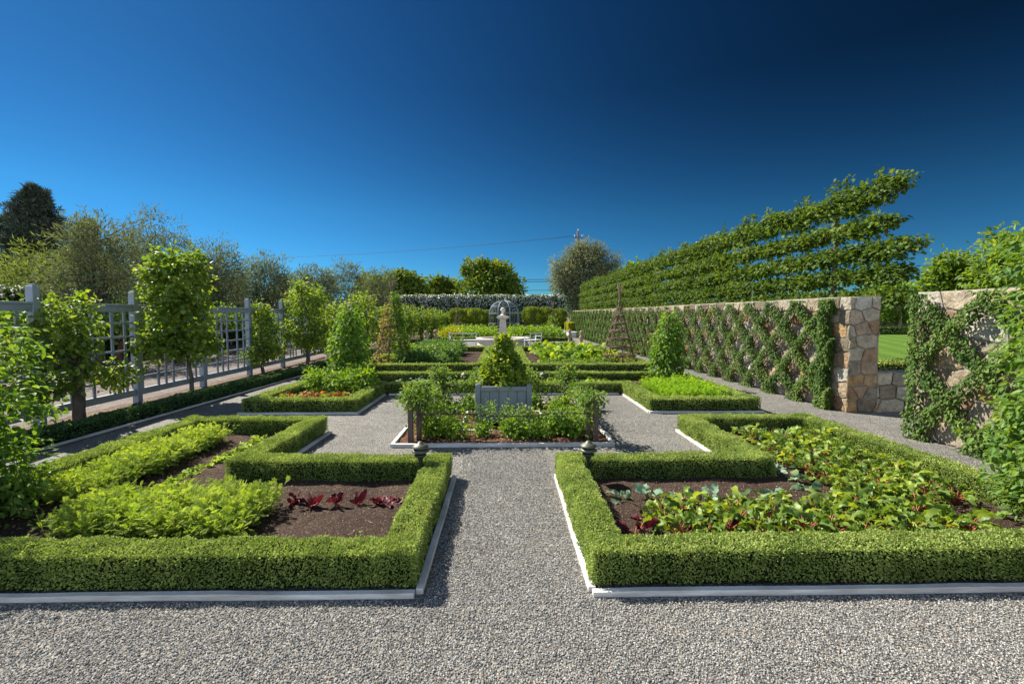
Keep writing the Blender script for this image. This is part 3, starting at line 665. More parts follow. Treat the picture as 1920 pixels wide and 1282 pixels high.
facing(wa, [((WX(7.72) + sw, 7.72 + .002, 0), (WX(37) - WX(7.72), 29.28, 0), (-1, -.011, 0), 20, 1.955), ((WX(27.7) + sw, 27.72, 0), (WX(37) - WX(27.7), 9.28, 0), (-1, -.011, 0), 9.28, 1.955, .6, .3),
            ((WX(7.72) + .004, 7.72 + sw, 0), (1, 0, 0), (0, -1, 0), .52, 1.955, .26, .22)])
wb = wallprism('stone_wall', 'near rubble stone wall behind the tomato plant', [(5.60 + sw, -4), (6.12, -4), (6.12, 6.28), (5.60 + sw, 6.28)], 1.95)
facing(wb, [((5.60 + sw, 1.2, 0), (0, 1, 0), (-1, 0, 0), 5.08, 1.955, .42, .32)])
wc = wallprism('low_stone_wall', 'low shaded stone wall closing the gap before the lawn', [(6.295, 7.74 + sw), (11, 7.74 + sw), (11, 8.12), (6.295, 8.12)], .68)
facing(wc, [((6.28, 7.72 + sw, 0), (1, 0, 0), (0, -1, 0), 3.5, .685, .32, .24)])
def ivy(label, wx, s0, y0, y1, strip, dens, leaf, seed, side_y=None):
    mb = MB(); area = (y1 - y0) * 1.93; k = int(area * dens)
    y = rng.uniform(y0, y1, k)
    if y1 - y0 > 10:  # the farther, the sparser and the larger
        y = y0 + (y1 - y0) * rng.random(k) ** 1.5
    z = rng.uniform(.0, 1.93, k); per = .87
    q = np.stack([y, z, y * 0 + seed], 1)
    wob = (vnoise(q, 2.3) - .5) * .07
    def band(u): f = u / per; return np.abs(f - np.round(f)) * per / math.sqrt(2)
    d = np.minimum(band(y - s0 - (1.87 - z) + wob), band(y - s0 + (1.87 - z) + wob))
    wdt = .070 + .045 * vnoise(q, 3.1) + .025 * (z < .4)
    d = np.where((y > strip[0]) & (y < strip[1]), np.minimum(d, np.abs(y - (strip[0] + strip[1]) / 2) * .75), d)
    keep = d < wdt * (.85 + .25 * rng.random(k)); y, z, d, wdt = y[keep], z[keep], d[keep], wdt[keep]; k = len(y)
    prof = np.sqrt(np.clip(1 - (d / (wdt * 1.25)) ** 2, 0, 1))
    off = prof * (.03 + .14 * rng.random(k) ** .7) + .022
    P = np.stack([wx(y) - off, y, z], 1)
    D = nrmz(rdir(k) * .6 + np.array([-.25, 0, -.75])); N = nrmz(np.array([-1, .0, .45]) + rdir(k) * .55)
    sc_ = leaf * (1 + .035 * np.maximum(0, y - 12)) * (.65 + .6 * rng.random(k))
    v = np.clip(.55 * rng.random(k) + .45 * vnoise(P, 5) + .1 * (off > .1), 0, 1)
    scatter(mb, T_leaf, P, D, N, sc_, 0, v)
    # stems
    for i in range(60):
        yy = s0 + (i - 2) * per
        for sgn in (-1, 1):
            zz = np.linspace(0.02, 1.85, 9); p = yy + sgn * (1.87 - zz)
            ok = (p > y0) & (p < y1)
            if ok.sum() > 2 and yy < 22: mb.tube(np.stack([wx(p[ok]) - .02, p[ok], zz[ok]], 1), .009, 4, 1)
    return tag(mb.build('creeping_ivy', [L['ivy'], M['twig']]), label, 'climbing plant')
ivy('small leaved green creeper trained in diamonds over the long stone wall', WX, 8.95, 7.98, 36.9, (7.98, 8.4), 2600, .048, 3.3)
ivy('dark green creeper trained in diamonds over the near stone wall', lambda y: 5.60 + 0 * y, 6.12, 2.2, 6.22, (5.95, 6.3), 3200, .052, 9.1)
hedge('box_hedge', 'dark clipped hedge seen over the low wall in the gap', [(6.6, 9.0), (14, 9.0)], .5, .72, 1500, .045, False)
hedge('box_hedge', 'distant low hedge along the far side of the lawn', [(16, 39), (60, 39)], .6, .55, 200, .11, False)
# ------------------------------------------------------------------ pleached trees above the long wall
PX = lambda y: 7.45 - .0105 * (y - 8)
TZ = (1.98, 2.45, 2.92, 3.44, 4.02)
def pleached(label, y, near_len, far_len, seed, d, leaf, extra=0):
    r = thing('pleached_tree', label, 'tree', (PX(y), y, 0), 0, 'pleached trees behind the stone wall')
    mb = MB(); zs = np.linspace(0, 4.05, 8)
    mb.tube(np.stack([np.sin(zs * 2 + seed) * .02, np.cos(zs * 1.7 + seed) * .02, zs], 1), np.linspace(.085, .04, 8), 8)
    for z, nl in zip(TZ, near_len):
        for s_, l in ((-1, nl), (1, far_len)):
            t = np.linspace(0, l, 6); mb.tube(np.stack([t * 0, s_ * t, z - .05 + .05 * np.sin(t * 2)], 1), np.linspace(.035, .012, 6), 5)
    mb.build('trunk', M['bark'], r)
    for ti, (z, nl) in enumerate(zip(TZ, near_len)):
        mb = MB(); th = np.array((.14, .145, .15, .155, .23))[ti] * (.92 if extra else 1)
        Ltot = nl + far_len; k = int(d * Ltot)
        y_ = rng.uniform(-nl, far_len, k); rise = 0
        hn = vnoise(np.stack([y_ * 1.3, y_ * 0 + seed, y_ * 0 + ti * 5.3], 1), 1.6)
        edge = np.clip((y_ + nl) / .5, 0, 1) ** .5
        rr = th * (.75 + .5 * hn) * (.45 + .55 * edge)
        C = np.stack([rng.normal(size=k) * .11, y_, z + (rng.random(k) * 2 - 1) * rr + (.12 * np.clip((-y_ - nl * .4), 0, 1) if ti == 4 else 0)], 1)
        if ti == 4:  # upright shoots
            ns = int(Ltot * 2.2); ys = rng.uniform(-nl + .3, far_len, ns)
            for q in ys:
                hgt = rng.uniform(.2, .5); m = int(6 * hgt / .3); C = np.concatenate([C, np.stack([rng.normal(size=m) * .03, q + rng.normal(size=m) * .05, z + .12 + np.linspace(0, hgt, m)], 1)])
        clumps(mb, None, T_lobed, leaf, 0, 5, .042, 0, .5, .45, centers=C)
        mb.build('tier', L['plane'], r)
    return r
far_y = [14.2 + 3.75 * i for i in range(8)]
pleached('nearest flat trained tree with bare tier tips over the wall end', 10.45, (2.1, 1.95, 2.1, 1.55, 1.75), 1.9, 1., 185, .082, 1)
proto = pleached('flat trained tree second along the wall', far_y[0], (1.88,) * 5, 1.88, 4., 150, .095)
proto2 = pleached('flat trained tree third along the wall', far_y[1], (1.88,) * 5, 1.88, 8., 150, .095)
names = ['fourth', 'fifth', 'sixth', 'seventh', 'eighth', 'last and farthest']
for i, y in enumerate(far_y[2:]):
    c = copy_tree((proto, proto2)[i % 2], (PX(y), y, 0), (0, math.pi)[(i // 2) % 2], label=f'flat trained tree {names[i]} along the wall')
# ------------------------------------------------------------------ generic trees
def tube_limb(mb, a, b, r0, r1, wob=.1, n=6, seg=5):
    a = np.array(a, float); b = np.array(b, float); t = np.linspace(0, 1, seg)[:, None]
    p = a + (b - a) * t; Ln = np.linalg.norm(b - a); p[1:-1] += rng.normal(size=(seg - 2, 3)) * wob * Ln * .12
    mb.tube(p, np.linspace(r0, r1, seg), n)
def tree(name, label, cat, loc, trunk_h, r0, blobs, leafk, T, size, ncl, per, spread, bark='bark', group=None, limbs=10, up=.55, droop=.25, shell=.75, lean=(0, 0), crown='crown', forks=1):
    r = thing(name, label, cat, loc, 0, group)
    mb = MB(); cl = MB()
    C = clumps(cl, blobs, T, size, ncl, per, spread, 0, up, droop, shell)
    for k in range(forks):
        a = rng.random() * 6.28; fo = np.array([math.cos(a), math.sin(a), 0]) * (r0 * 1.5 if forks > 1 else 0)
        top = np.array([lean[0], lean[1], trunk_h]) + fo * (2.2 if forks > 1 else 0)
        tube_limb(mb, fo, top, r0, r0 * .65, .35, 8, 6)
        if limbs:
            idx = rng.choice(len(C), min(len(C), limbs), replace=False)
            for i in idx: tube_limb(mb, top - (0, 0, rng.random() * .12 * trunk_h), C[i], r0 * .42, r0 * .07, 1., 5, 6)
    mb.build('trunk', M[bark], r); cl.build(crown, L[leafk], r)
    return r
# fruit trees trained along the fence
tg = 'fruit trees trained along the lattice fence'
def fruit(label, y, x, blobs, n, size=.075, r0=.055, trunk=.9, lean=(0, 0), per=9, spread=.055):
    blobs = list(blobs)
    for i in range(9):   # loose outer boughs
        c, r = blobs[rng.integers(len(blobs))]; d = rdir(1)[0]; d[2] = abs(d[2]) * .9 - .2; q = rng.uniform(.22, .42)
        blobs.append((tuple(np.array(c) + d * np.array(r) * 1.05), (r[0] * q, r[1] * q, r[2] * q)))
    return tree('fruit_tree', label, 'tree', (x, y, 0), trunk, r0, blobs, 'pear', T_leaf if y > 10 else T_round, size, n, per, spread, 'bark', tg, 9, .5, .35, .7, lean)
fruit('broad fruit tree with pale grey forked trunk nearest the camera', 7.15, -6.42, [((-.05, .0, 1.5), (.34, .36, .46)), ((-.3, -.5, 1.2), (.26, .34, .36)), ((.1, .55, .68), (.20, .45, .17)), ((-.2, -.5, .6), (.24, .40, .18)), ((-.05, .0, 1.05), (.24, .3, .3))], 330, .07, .085, 1.0, (-.02, .05))
fruit('tall round yellow green fruit tree with a thin leaning trunk', 8.85, -5.86, [((-.18, 0, 2.15), (.50, .54, .60)), ((-.12, 0, 1.5), (.54, .58, .50)), ((-.35, -.1, 1.15), (.28, .4, .30)), ((.05, .15, 1.1), (.3, .36, .28)), ((-.3, .1, 2.62), (.24, .3, .24)), ((.1, .0, 2.5), (.2, .25, .22))], 560, .076, .042, 1.0, (-.14, 0), 10, .07)
fruit('small narrow fruit tree with a bushy spreading base', 13.2, -6.72, [((0, 0, 1.25), (.30, .38, .55)), ((0, 0, .62), (.4, .75, .26)), ((0, 0, 1.7), (.2, .22, .25))], 300, .085, .05, .8)
fruit('broad fruit tree with a yellow topped crown after the narrow one', 14.9, -6.2, [((0, .1, 2.1), (.6, .7, .55)), ((0, 0, 1.3), (.65, .85, .6)), ((0, .3, .9), (.5, .8, .4))], 480, .095, .06, .8)
fy = [17.2, 19.2, 21.6, 24, 26.6, 29.4, 32.4, 35.6]
fx2 = [-6.25, -5.75, -5.7, -5.55, -5.4, -5.2, -4.95, -4.75]
fl = ['dark fruit tree half hidden behind the tall bean teepee', 'bright topped fruit tree rising above the tall bean teepee', 'fruit tree between the bean teepee and the vine covered tripod', 'fruit tree just behind the vine covered tripod',
      'fruit tree right of the vine covered tripod', 'fruit tree in front of the flowering hedge end', 'small distant fruit tree before the last one', 'last and smallest fruit tree of the fence row']
for i, (y, x) in enumerate(zip(fy, fx2)):
    h = 2.55 if i == 1 else (2.0, 2.0, 1.9, 2.1, 2.1, 2.0, 2.0, 1.9)[i]
    fruit(fl[i], y, x, [((0, 0, h * .72), (.5, .6, h * .30)), ((0, 0, h * .42), (.45, .6, h * .22))], 240, .12, .06, .7, (0, 0), 7, .09)
# olives and a mixed belt beyond the fence
og = 'olive trees beyond the fence'
def olive(label, x, y, h, wd, n, per=14, lk='olive', size=.16, group=og, bark='bark'):
    bl = [((0, 0, h * .62), (wd * .8, wd * .8, h * .28)), ((-wd * .45, .2, h * .55), (wd * .55, wd * .6, h * .25)), ((wd * .45, 0, h * .60), (wd * .5, wd * .6, h * .26)), ((wd * .1, 0, h * .82), (wd * .42, wd * .4, h * .20)), ((-wd * .3, 0, h * .8), (wd * .25, wd * .3, h * .17)), ((wd * .5, .2, h * .84), (wd * .22, wd * .2, h * .15))]
    return tree('olive_tree', label, 'tree', (x, y, 0), h * .28, .11, bl, lk, T_slim, size * 1.15, int(n * 1.0), per + 3, .15, bark, group, 12, .3, .1, .6, (rng.normal() * .2, 0), forks=2)
olive('slender grey olive tree right of the dark conifer', -13.2, 15.5, 4.9, 1.6, 400, 14)
olive('tallest olive tree with open twiggy top behind the round fruit tree', -14.0, 19, 5.7, 1.8, 430, 14)
olive('dark olive tree just right of the round fruit tree', -13.9, 22.5, 5.1, 1.9, 480, 14, size=.18)
olive('small olive tree over the narrow fruit tree', -13.6, 27, 5.1, 1.8, 380, 13, size=.20)
olive('hazy olive tree over the broad fruit tree', -13.4, 33, 5.0, 2.0, 360, 13, size=.23)
olive('distant thin olive tree over the bean teepee', -12.8, 38, 5.9, 2.0, 240, 12, size=.25)
olive('farthest thin olive tree before the round yellow green trees', -11.0, 42, 5.7, 1.9, 220, 12, size=.25)
olive('pale yellow green loose tree at the left edge', -19.5, 14.5, 3.9, 2.4, 420, 12, 'olive_y', .16)
olive('grey green loose tree low in front of the conifer', -17.5, 18, 4.3, 2.4, 420, 12, 'olive_y', .17)
olive('yellow green bushy tree behind the olive trunks', -19, 24, 4.6, 2.6, 420, 12, 'olive_y', .2)
olive('dense olive tree filling behind the fence middle', -19, 31, 4.8, 3., 420, 12, 'olive', .24)
olive('low yellow green tree behind the fence far end', -17, 38, 4.4, 3., 380, 12, 'olive_y', .26)
# redwood
def redwood():
    r = thing('redwood_tree', 'tall dark conifer with layered drooping boughs at the left edge', 'tree', (-57.8, 60, 0), 0, None, 1.06)
    mb = MB(); cl = MB(); 
    for (ox, oy, H, Wd, n) in ((0, 0, 16.6, 10.5, 120), (4.8, 1, 12.8, 6.2, 64), (-5.2, 2, 13.8, 7.5, 72)):
        mb.tube([(ox, oy, 0), (ox, oy, H * .5), (ox, oy, H - .3)], [.55, .35, .06], 8)
        C = []
        for i in range(n):
            z = H * (.08 + .90 * (i + rng.random()) / n); fr = 1 - z / H
            l = Wd * (fr ** .95 * .98 + .03) * rng.uniform(.6, 1.1); a = rng.random() * 6.283
            t = np.linspace(.12, 1, 13); up_ = .25 * l * t ** 2 * .5 - .12 * l * t
            p = np.stack([ox + np.cos(a) * l * t, oy + np.sin(a) * l * t, z + up_], 1)
            mb.tube(p[::4], .05, 4)
            for s_ in (-.28, 0, .28): C.append(p + np.stack([-np.sin(a) * t * l * s_, np.cos(a) * t * l * s_, t * 0], 1) + rng.normal(size=p.shape) * np.array([.15, .15, .07]))
        C = np.concatenate(C); clumps(cl, None, T_slim, .62, 0, 8, .10, 0, .6, .25, centers=C, jit=.9)
    mb.build('trunk', M['bark_red'], r); cl.build('crown', L['redwood'], r)
redwood()
# trees beyond the far hedge
def round_tree(label, x, y, h, wd, n, lk='broad', size=.45, z0=.25, group='trees beyond the flowering hedge', spread=.3, T=T_leaf, bark='bark', cn='broadleaf_tree'):
    bl = [((0, 0, h * .6), (wd, wd * .8, h * .34))]
    for i in range(11):
        a = i * 2.4; zz = h * (.42 + .5 * rng.random()); rr = wd * (.85 - .55 * max(0, zz / h - .55))
        bl.append(((math.cos(a) * rr * .75, math.sin(a) * rr * .5, zz), (wd * .34, wd * .34, h * .13)))
    bl.append(((0, 0, h * .86), (wd * .5, wd * .5, h * .13)))
    return tree(cn, label, 'tree', (x, y, 0), h * .3, wd * .06, bl, lk, T, size, n, 12, spread, bark, group, 10, .5, .2, .8)
round_tree('large round yellow green tree behind the arbour', -2.0, 75, 9.9, 4.9, 640, size=.62)
round_tree('small round tree left of the large one beyond the hedge', -10.5, 80, 7.6, 3.0, 330, size=.6)
round_tree('yellow brown tree over the vine covered tripod', -12.6, 60, 6.9, 2.9, 330, size=.5)
round_tree('low yellow green tree at the sky edge left of the arbour trees', -18, 66, 7.0, 3.0, 260, size=.5)
r = tree('olive_tree', 'large grey green feathery olive tree in front of the utility pole', 'tree', (8.6, 50, 0), 2.5, .35,
     [((0, 0, 6.0), (2.4, 2.2, 2.0)), ((-1.9, 0, 5.2), (1.5, 1.5, 1.6)), ((2.0, 0, 6.0), (1.4, 1.4, 1.1)), ((.3, 0, 8.0), (1.3, 1.2, 1.0)), ((-1.0, 0, 7.6), (1.0, 1.0, .8)), ((1.6, -.5, 3.4), (2.3, 1.6, 1.8)), ((-2.9, 0, 6.6), (.6, .6, .7)), ((2.9, 0, 7.3), (.7, .6, .6)), ((-.2, 0, 8.9), (.5, .5, .5)), ((1.7, 0, 8.3), (.7, .6, .6)), ((3.3, 0, 5.2), (.7, .6, .8)), ((-.3, -.5, 3.0), (2.0, 1.6, 1.8))],
     'olive_p', T_slim, .42, 1700, 15, .28, 'bark', None, 12, .35, .3, .7)
# dark tops behind the pleached row, right hand woodland
round_tree('dark evergreen treetop behind the pleached trees', 22, 52, 9.4, 3.2, 300, 'pear', .5, group='trees beyond the lawn')
round_tree('dark treetop low behind the far pleached trees', 16, 56, 7.2, 2.6, 240, 'pear', .5, group='trees beyond the lawn')
round_tree('tall green tree at the right edge above the near wall', 34.6, 31, 7.0, 2.7, 560, 'pear', .36, group='trees beyond the lawn')
round_tree('round green tree left of the tall one above the near wall', 33.2, 34.5, 5.9, 1.6, 380, 'pear', .34, group='trees beyond the lawn')
round_tree('low yellow green tree beyond the lawn gap', 35.5, 42.5, 4.4, 2.4, 300, 'bush', .36, group='trees beyond the lawn')
round_tree('small bright tree between the gap and the round green tree', 40, 43, 4.5, 2.2, 260, 'bush', .36, group='trees beyond the lawn')
# espaliered row and stone wall on the far side of the lawn
wallprism('stone_wall', 'distant stone wall behind trained trees across the lawn', [(14, 42), (60, 42), (60, 42.5), (14, 42.5)], 1.5)
for i, x in enumerate((24, 27.6, 31.2, 34.8, 38.4)):
    r = thing('pleached_tree', ('distant trained tree behind the wall end', 'distant trained tree showing its pale trunk in the gap', 'distant trained tree at the right of the gap', 'distant trained tree hidden behind the near wall edge', 'distant trained tree above the near wall top')[i], 'tree', (x, 40.6, 0), 0, 'trained trees across the lawn')
    mb = MB(); tube_limb(mb, (0, 0, 0), (0, 0, 3.4), .12, .06, .1, 7); mb.build('trunk', M['bark_pale'], r)
    mb = MB(); C = []
    for z in (1.5, 2.15, 2.8, 3.4): C.append(np.stack([rng.uniform(-1.8, 1.8, 90), rng.normal(size=90) * .12, z + rng.normal(size=90) * .12], 1))
    clumps(mb, None, T_leaf, .2, 0, 6, .09, 0, .5, .4, centers=np.concatenate(C)); mb.build('crown', L['pear'], r)
# near pleached tree seen in the gap (far side of the opening)
hedge('flowering_hedge', 'tall far hedge topped with white blossom behind the arbour', [(-13, 46), (6.0, 46)], 1.4, 3.45, 330, .13, False, 'flowerhedge', rough=.12, flower=(.34, .13, .42))
hedge('flowering_hedge', 'long white flowering hedge beyond the lattice fence', [(-16.0, 47), (-16.0, 7)], 1.2, 2.45, 360, .10, False, 'flowerhedge', rough=.10, flower=(.22, .10, .5))
hedge('leafy_hedge', 'plain green hedge low behind the clipped round trees', [(-7.2, 43.8), (5.6, 43.8)], .8, 1.8, 300, .11, False, 'germander', rough=.08)
# orchard row with red brown trunks between fence and hedge
for i in range(13):
    y = 9.0 + 2.5 * i; x = -11.3 + rng.normal() * .1
    labs = f'short red brown trunked orchard tree {["nearest the camera beyond the fence", "second along beyond the fence", "third along beyond the fence", "fourth along beyond the fence", "fifth along beyond the fence", "sixth along beyond the fence", "seventh along beyond the fence", "eighth along beyond the fence", "ninth along beyond the fence", "tenth along beyond the fence", "eleventh along beyond the fence", "twelfth along beyond the fence", "farthest along beyond the fence"][i]}'
    tree('orchard_tree', labs, 'tree', (x, y, 0), .95, .085, [((0, 0, 1.5), (.9, 1.15, .42))], 'tomatol', T_leaf, .12, 110, 8, .10, 'bark_red', 'orchard trees beyond the fence', 6, .5, .3, .6)
# ------------------------------------------------------------------ centre bed
boards('bleached timber square round the planter bed', [((-1.40, 5.77), (1.40, 5.77)), ((1.40, 5.78), (1.40, 8.54)), ((1.39, 8.55), (-1.39, 8.55)), ((-1.40, 8.54), (-1.40, 5.78))], wd=.045, h=.05)
soil_bed([(-1.35, 5.82), (1.35, 5.82), (1.35, 8.5), (-1.35, 8.5)], 'mulch', 'bed_mulch', .04, .06)
boards('inner timber square close round the planter', [((-.62, 6.50), (.62, 6.50)), ((.62, 6.51), (.62, 7.80)), ((.61, 7.81), (-.61, 7.81)), ((-.62, 7.80), (-.62, 6.51))], wd=.035, h=.045)
sg = 'weathered stakes at the corners of the planter bed'
sl_ = {(-1, -1): 'at the front left corner of the planter bed', (1, -1): 'at the front right corner of the planter bed', (-1, 1): 'at the back left corner of the planter bed', (1, 1): 'at the back right corner of the planter bed'}
for (sx, sy), tx in sl_.items():
    for k, (dx, dy) in enumerate(((0, 0), (-.09 * sx, .09 if sy < 0 else -.09))):
        mb = MB(); hgt = .60 - .04 * k; mb.box((-.033, -.033, -.02), (.033, .033, hgt), 0, .1 * k, .08)
        o = tag(mb.build('wooden_stake', M['stake'], None, .006), f'{("outer", "inner")[k]} weathered grey stake {tx}', 'stake', sg)
        o.location = (1.19 * sx, 7.16 + 1.2 * sy, 0)
        if k: o.location.x += dx; o.location.y += dy
def stepover(label, a, b, gapk, amp=1.):
    """low trained apple: trunk at one end, one horizontal arm"""
    a = np.array(a, float); b = np.array(b, float); r = thing('stepover_apple', label, 'fruit tree', (a[0], a[1], 0), 0, 'low trained apples round the planter')
    d = b - a; Ls = np.linalg.norm(d); t = d / Ls; mb = MB(); s_ = np.linspace(0, Ls, 9)
    mb.tube([(0, 0, 0), (.01, 0, .2), (t[0] * .06, t[1] * .06, .34)], [.028, .024, .018], 7)
    mb.tube(np.stack([t[0] * s_, t[1] * s_, .36 + .02 * np.sin(s_ * 4)], 1), np.linspace(.018, .008, 9), 6)
    mb.build('trunk', M['stake'], r)
    mb = MB(); k = int(Ls * 105); u = rng.random(k) * Ls
    u = u[vnoise(np.stack([u * 2.6, u * 0 + a[0], u * 0 + a[1]], 1)) > gapk]; k = len(u)
    hn = vnoise(np.stack([u * 2.0, u * 0 + a[1], u * 0 + a[0]], 1)) * .20 * amp
    C = np.stack([t[0] * u + rng.normal(size=k) * .055, t[1] * u + rng.normal(size=k) * .055, .31 + hn * rng.random(k) + rng.normal(size=k) * .05], 1)
    # end tufts over the corner stakes
    kt = int(46 * amp)
    for e, hh in ((0, .58), (Ls, .56)): C = np.concatenate([C, np.array([t[0] * e, t[1] * e, hh]) + rdir(kt) * np.array([.18, .18, .15]) * rng.random((kt, 1)) ** .4])
    if a[1] < 6.05 and b[1] < 6.05: C = np.concatenate([C, np.array([-.02, .05, .62]) + rdir(55) * np.array([.20, .24, .15]) * rng.random((55, 1)) ** .4])
    clumps(mb, None, T_leaf, .050, 0, 6, .028, 0, .45, .3, centers=C)
    mb.build('foliage', L['apple'], r)
stepover('low trained apple along the front of the planter bed', (-1.10, 6.0), (1.12, 6.0), .18)
stepover('low trained apple along the left side of the planter bed', (-1.15, 8.3), (-1.17, 6.1), .22, 1.3)
stepover('low trained apple along the right side of the planter bed', (1.17, 8.3), (1.2, 6.1), .4, .9)
stepover('low trained apple behind the planter on the left', (-1.1, 8.36), (-.45, 8.36), .2, 1.15)
stepover('low trained apple behind the planter on the right', (1.1, 8.36), (.45, 8.36), .2, 1.15)
# planter
pl = thing('planter_box', 'square grey blue timber planter box with corner posts', 'planter', (0, 7.16, 0))
for sx in (-1, 1):
    for sy in (-1, 1):
        mb = MB(); mb.box((sx * .373 - .037, sy * .373 - .037, .02), (sx * .373 + .037, sy * .373 + .037, .635)); mb.box((sx * .373 - .030, sy * .373 - .030, .636), (sx * .373 + .030, sy * .373 + .030, .652), 0, 0, .35)
        mb.build('post', M['planter'], pl, .006)
def pside(rot, nm, fn):
    mb = MB(); fn(mb); o = mb.build(nm, M['planter'], pl, .004); o.rotation_euler = (0, 0, rot)
for q in range(4):
    pside(q * math.pi / 2, 'rail', lambda mb: mb.box((-.334, -.402, .545), (.334, -.352, .61)))
    pside(q * math.pi / 2, 'rail', lambda mb: mb.box((-.334, -.402, .10), (.334, -.352, .17)))
    pside(q * math.pi / 2, 'panel', lambda mb: [mb.box((-.333 + .1335 * i, -.379, .172), (-.333 + .1335 * (i + 1) - .004, -.358, .543)) for i in range(5)])
mb = MB(); mb.box((-.35, -.35, .45), (.35, .35, .56)); mb.build('potting_soil', M['soil'], pl)
# cone shaped citrus in the planter
ct = thing('clipped_citrus', 'glossy yellow green cone shaped shrub growing in the planter box', 'shrub', (0, 7.16, .56))
mb = MB(); tube_limb(mb, (0, 0, 0), (0, 0, .65), .025, .01, .1); mb.build('trunk', M['bark'], ct)
mb = MB(); n = 400; zz = rng.random(n) ** 1.25 * .68; rr = (.43 - zz * .615) * (.86 + .35 * vnoise(np.stack([zz * 6, zz * 0, zz * 3], 1)) * rng.random(n)); rr = np.where(rng.random(n) < .28, rr * rng.random(n), rr)
rr = np.where(zz < .08, rr * .82, rr); an = rng.random(n) * 6.283
clumps(mb, None, T_leaf, .074, 0, 9, .034, 0, .35, .0, centers=np.stack([rr * np.cos(an), rr * np.sin(an), zz + .03], 1), jit=1.1); mb.build('foliage', L['bay'], ct)
# small bright plants in the mulch
def bushlet(name, label, loc, r, h, mat, T, size, n, per, sp, group=None, cat='plant', stem=True, up=.5):
    mb = MB(); clumps(mb, [((0, 0, h * .5), (r, r, h * .5))], T, size, n, per, sp, 0, up, .1, .35)
    if stem:
        for i in range(5): a = rng.random() * 6.28; mb.tube([(0, 0, -.02), (math.cos(a) * r * .3, math.sin(a) * r * .3, h * .4), (math.cos(a) * r * .6, math.sin(a) * r * .6, h * .8)], [.007, .005, .003], 4, 1)
    o = mb.build(name, [L[mat], M['vstem']]); o.location = loc
    return tag(o, label, cat, group)
bg1 = 'bright green leafy plants in the mulch round the planter'
pA = bushlet('leafy_plant', 'bright green leafy plant in the mulch round the planter', (-.98, 6.28, .02), .17, .26, 'bush', T_leaf, .06, 60, 7, .035, bg1)
pB = bushlet('leafy_plant', 'bright green leafy plant in the mulch round the planter', (-.70, 6.18, .02), .19, .25, 'bush', T_leaf, .06, 66, 7, .035, bg1)
for i, (x, y, s_) in enumerate(((-.28, 6.2, .72), (.12, 6.16, .95), (.18, 6.32, .9), (.47, 6.14, .85), (.72, 6.26, 1.05), (.92, 6.20, 1.05), (1.0, 6.5, .95), (-.95, 6.75, .9), (-1.0, 7.3, .9), (.95, 7.0, .9), (.85, 7.5, .9), (.98, 7.9, .95), (.55, 8.1, .9), (-.6, 8.1, .9), (-.98, 7.9, .9))):
    copy_tree((pA, pB)[i % 2], (x, y, .02), rng.random() * 6.28, s_)
# ------------------------------------------------------------------ lanterns
def lantern(label, loc):
    r = thing('path_light', label, 'garden light', loc, 0, 'bronze tiered path lights'); n = 20
    mb = MB(); mb.lathe([(.012, -.03), (.014, .1), (.013, .2), (.03, .26), (.034, .28)], n=12); mb.build('stem', M['green_metal'], r)
    mb = MB(); mb.lathe([(.03, .262), (.05, .272), (.062, .285), (.045, .297), (.032, .300)], n=n); mb.build('lower_shade', M['green_metal'], r)
    mb = MB(); mb.lathe([(.034, .303), (.055, .306), (.085, .320), (.088, .327), (.060, .342), (.034, .347)], n=n); mb.build('middle_shade', M['bronze'], r)
    mb = MB(); mb.lathe([(.034, .350), (.066, .353), (.080, .362), (.079, .369), (.05, .390), (.03, .396), (.022, .41), (.008, .418)], n=n); mb.build('top_shade', M['bronze'], r)
    return r
l0 = lantern('tiered bronze path light in the carrot bed corner', (-.80, 4.46, .02))
copy_tree(l0, (.82, 4.46, .02), label='tiered bronze path light in the chard bed corner')
copy_tree(l0, (-.83, 9.9, .02), label='small far path light left behind the planter')
copy_tree(l0, (.84, 9.9, .02), label='small far path light right behind the planter')
for (x, y, s_, lb) in ((-5.98, 7.75, 1., 'dark rounded ground spotlight near the broad fruit tree'), (-6.0, 14.0, .9, 'dark rounded ground spotlight near the narrow fruit tree')):
    mb = MB(); mb.lathe([(.10, -.02), (.125, .03), (.12, .13), (.09, .20), (.04, .215)], n=14); mb.lathe([(.13, .1), (.14, .11), (.13, .125)], n=14)
    o = tag(mb.build('spotlight', M['black']), lb, 'garden light', 'dark ground spotlights by the fence'); o.location = (x, y, 0); o.scale = (s_ * .9, s_ * 1.3, s_)

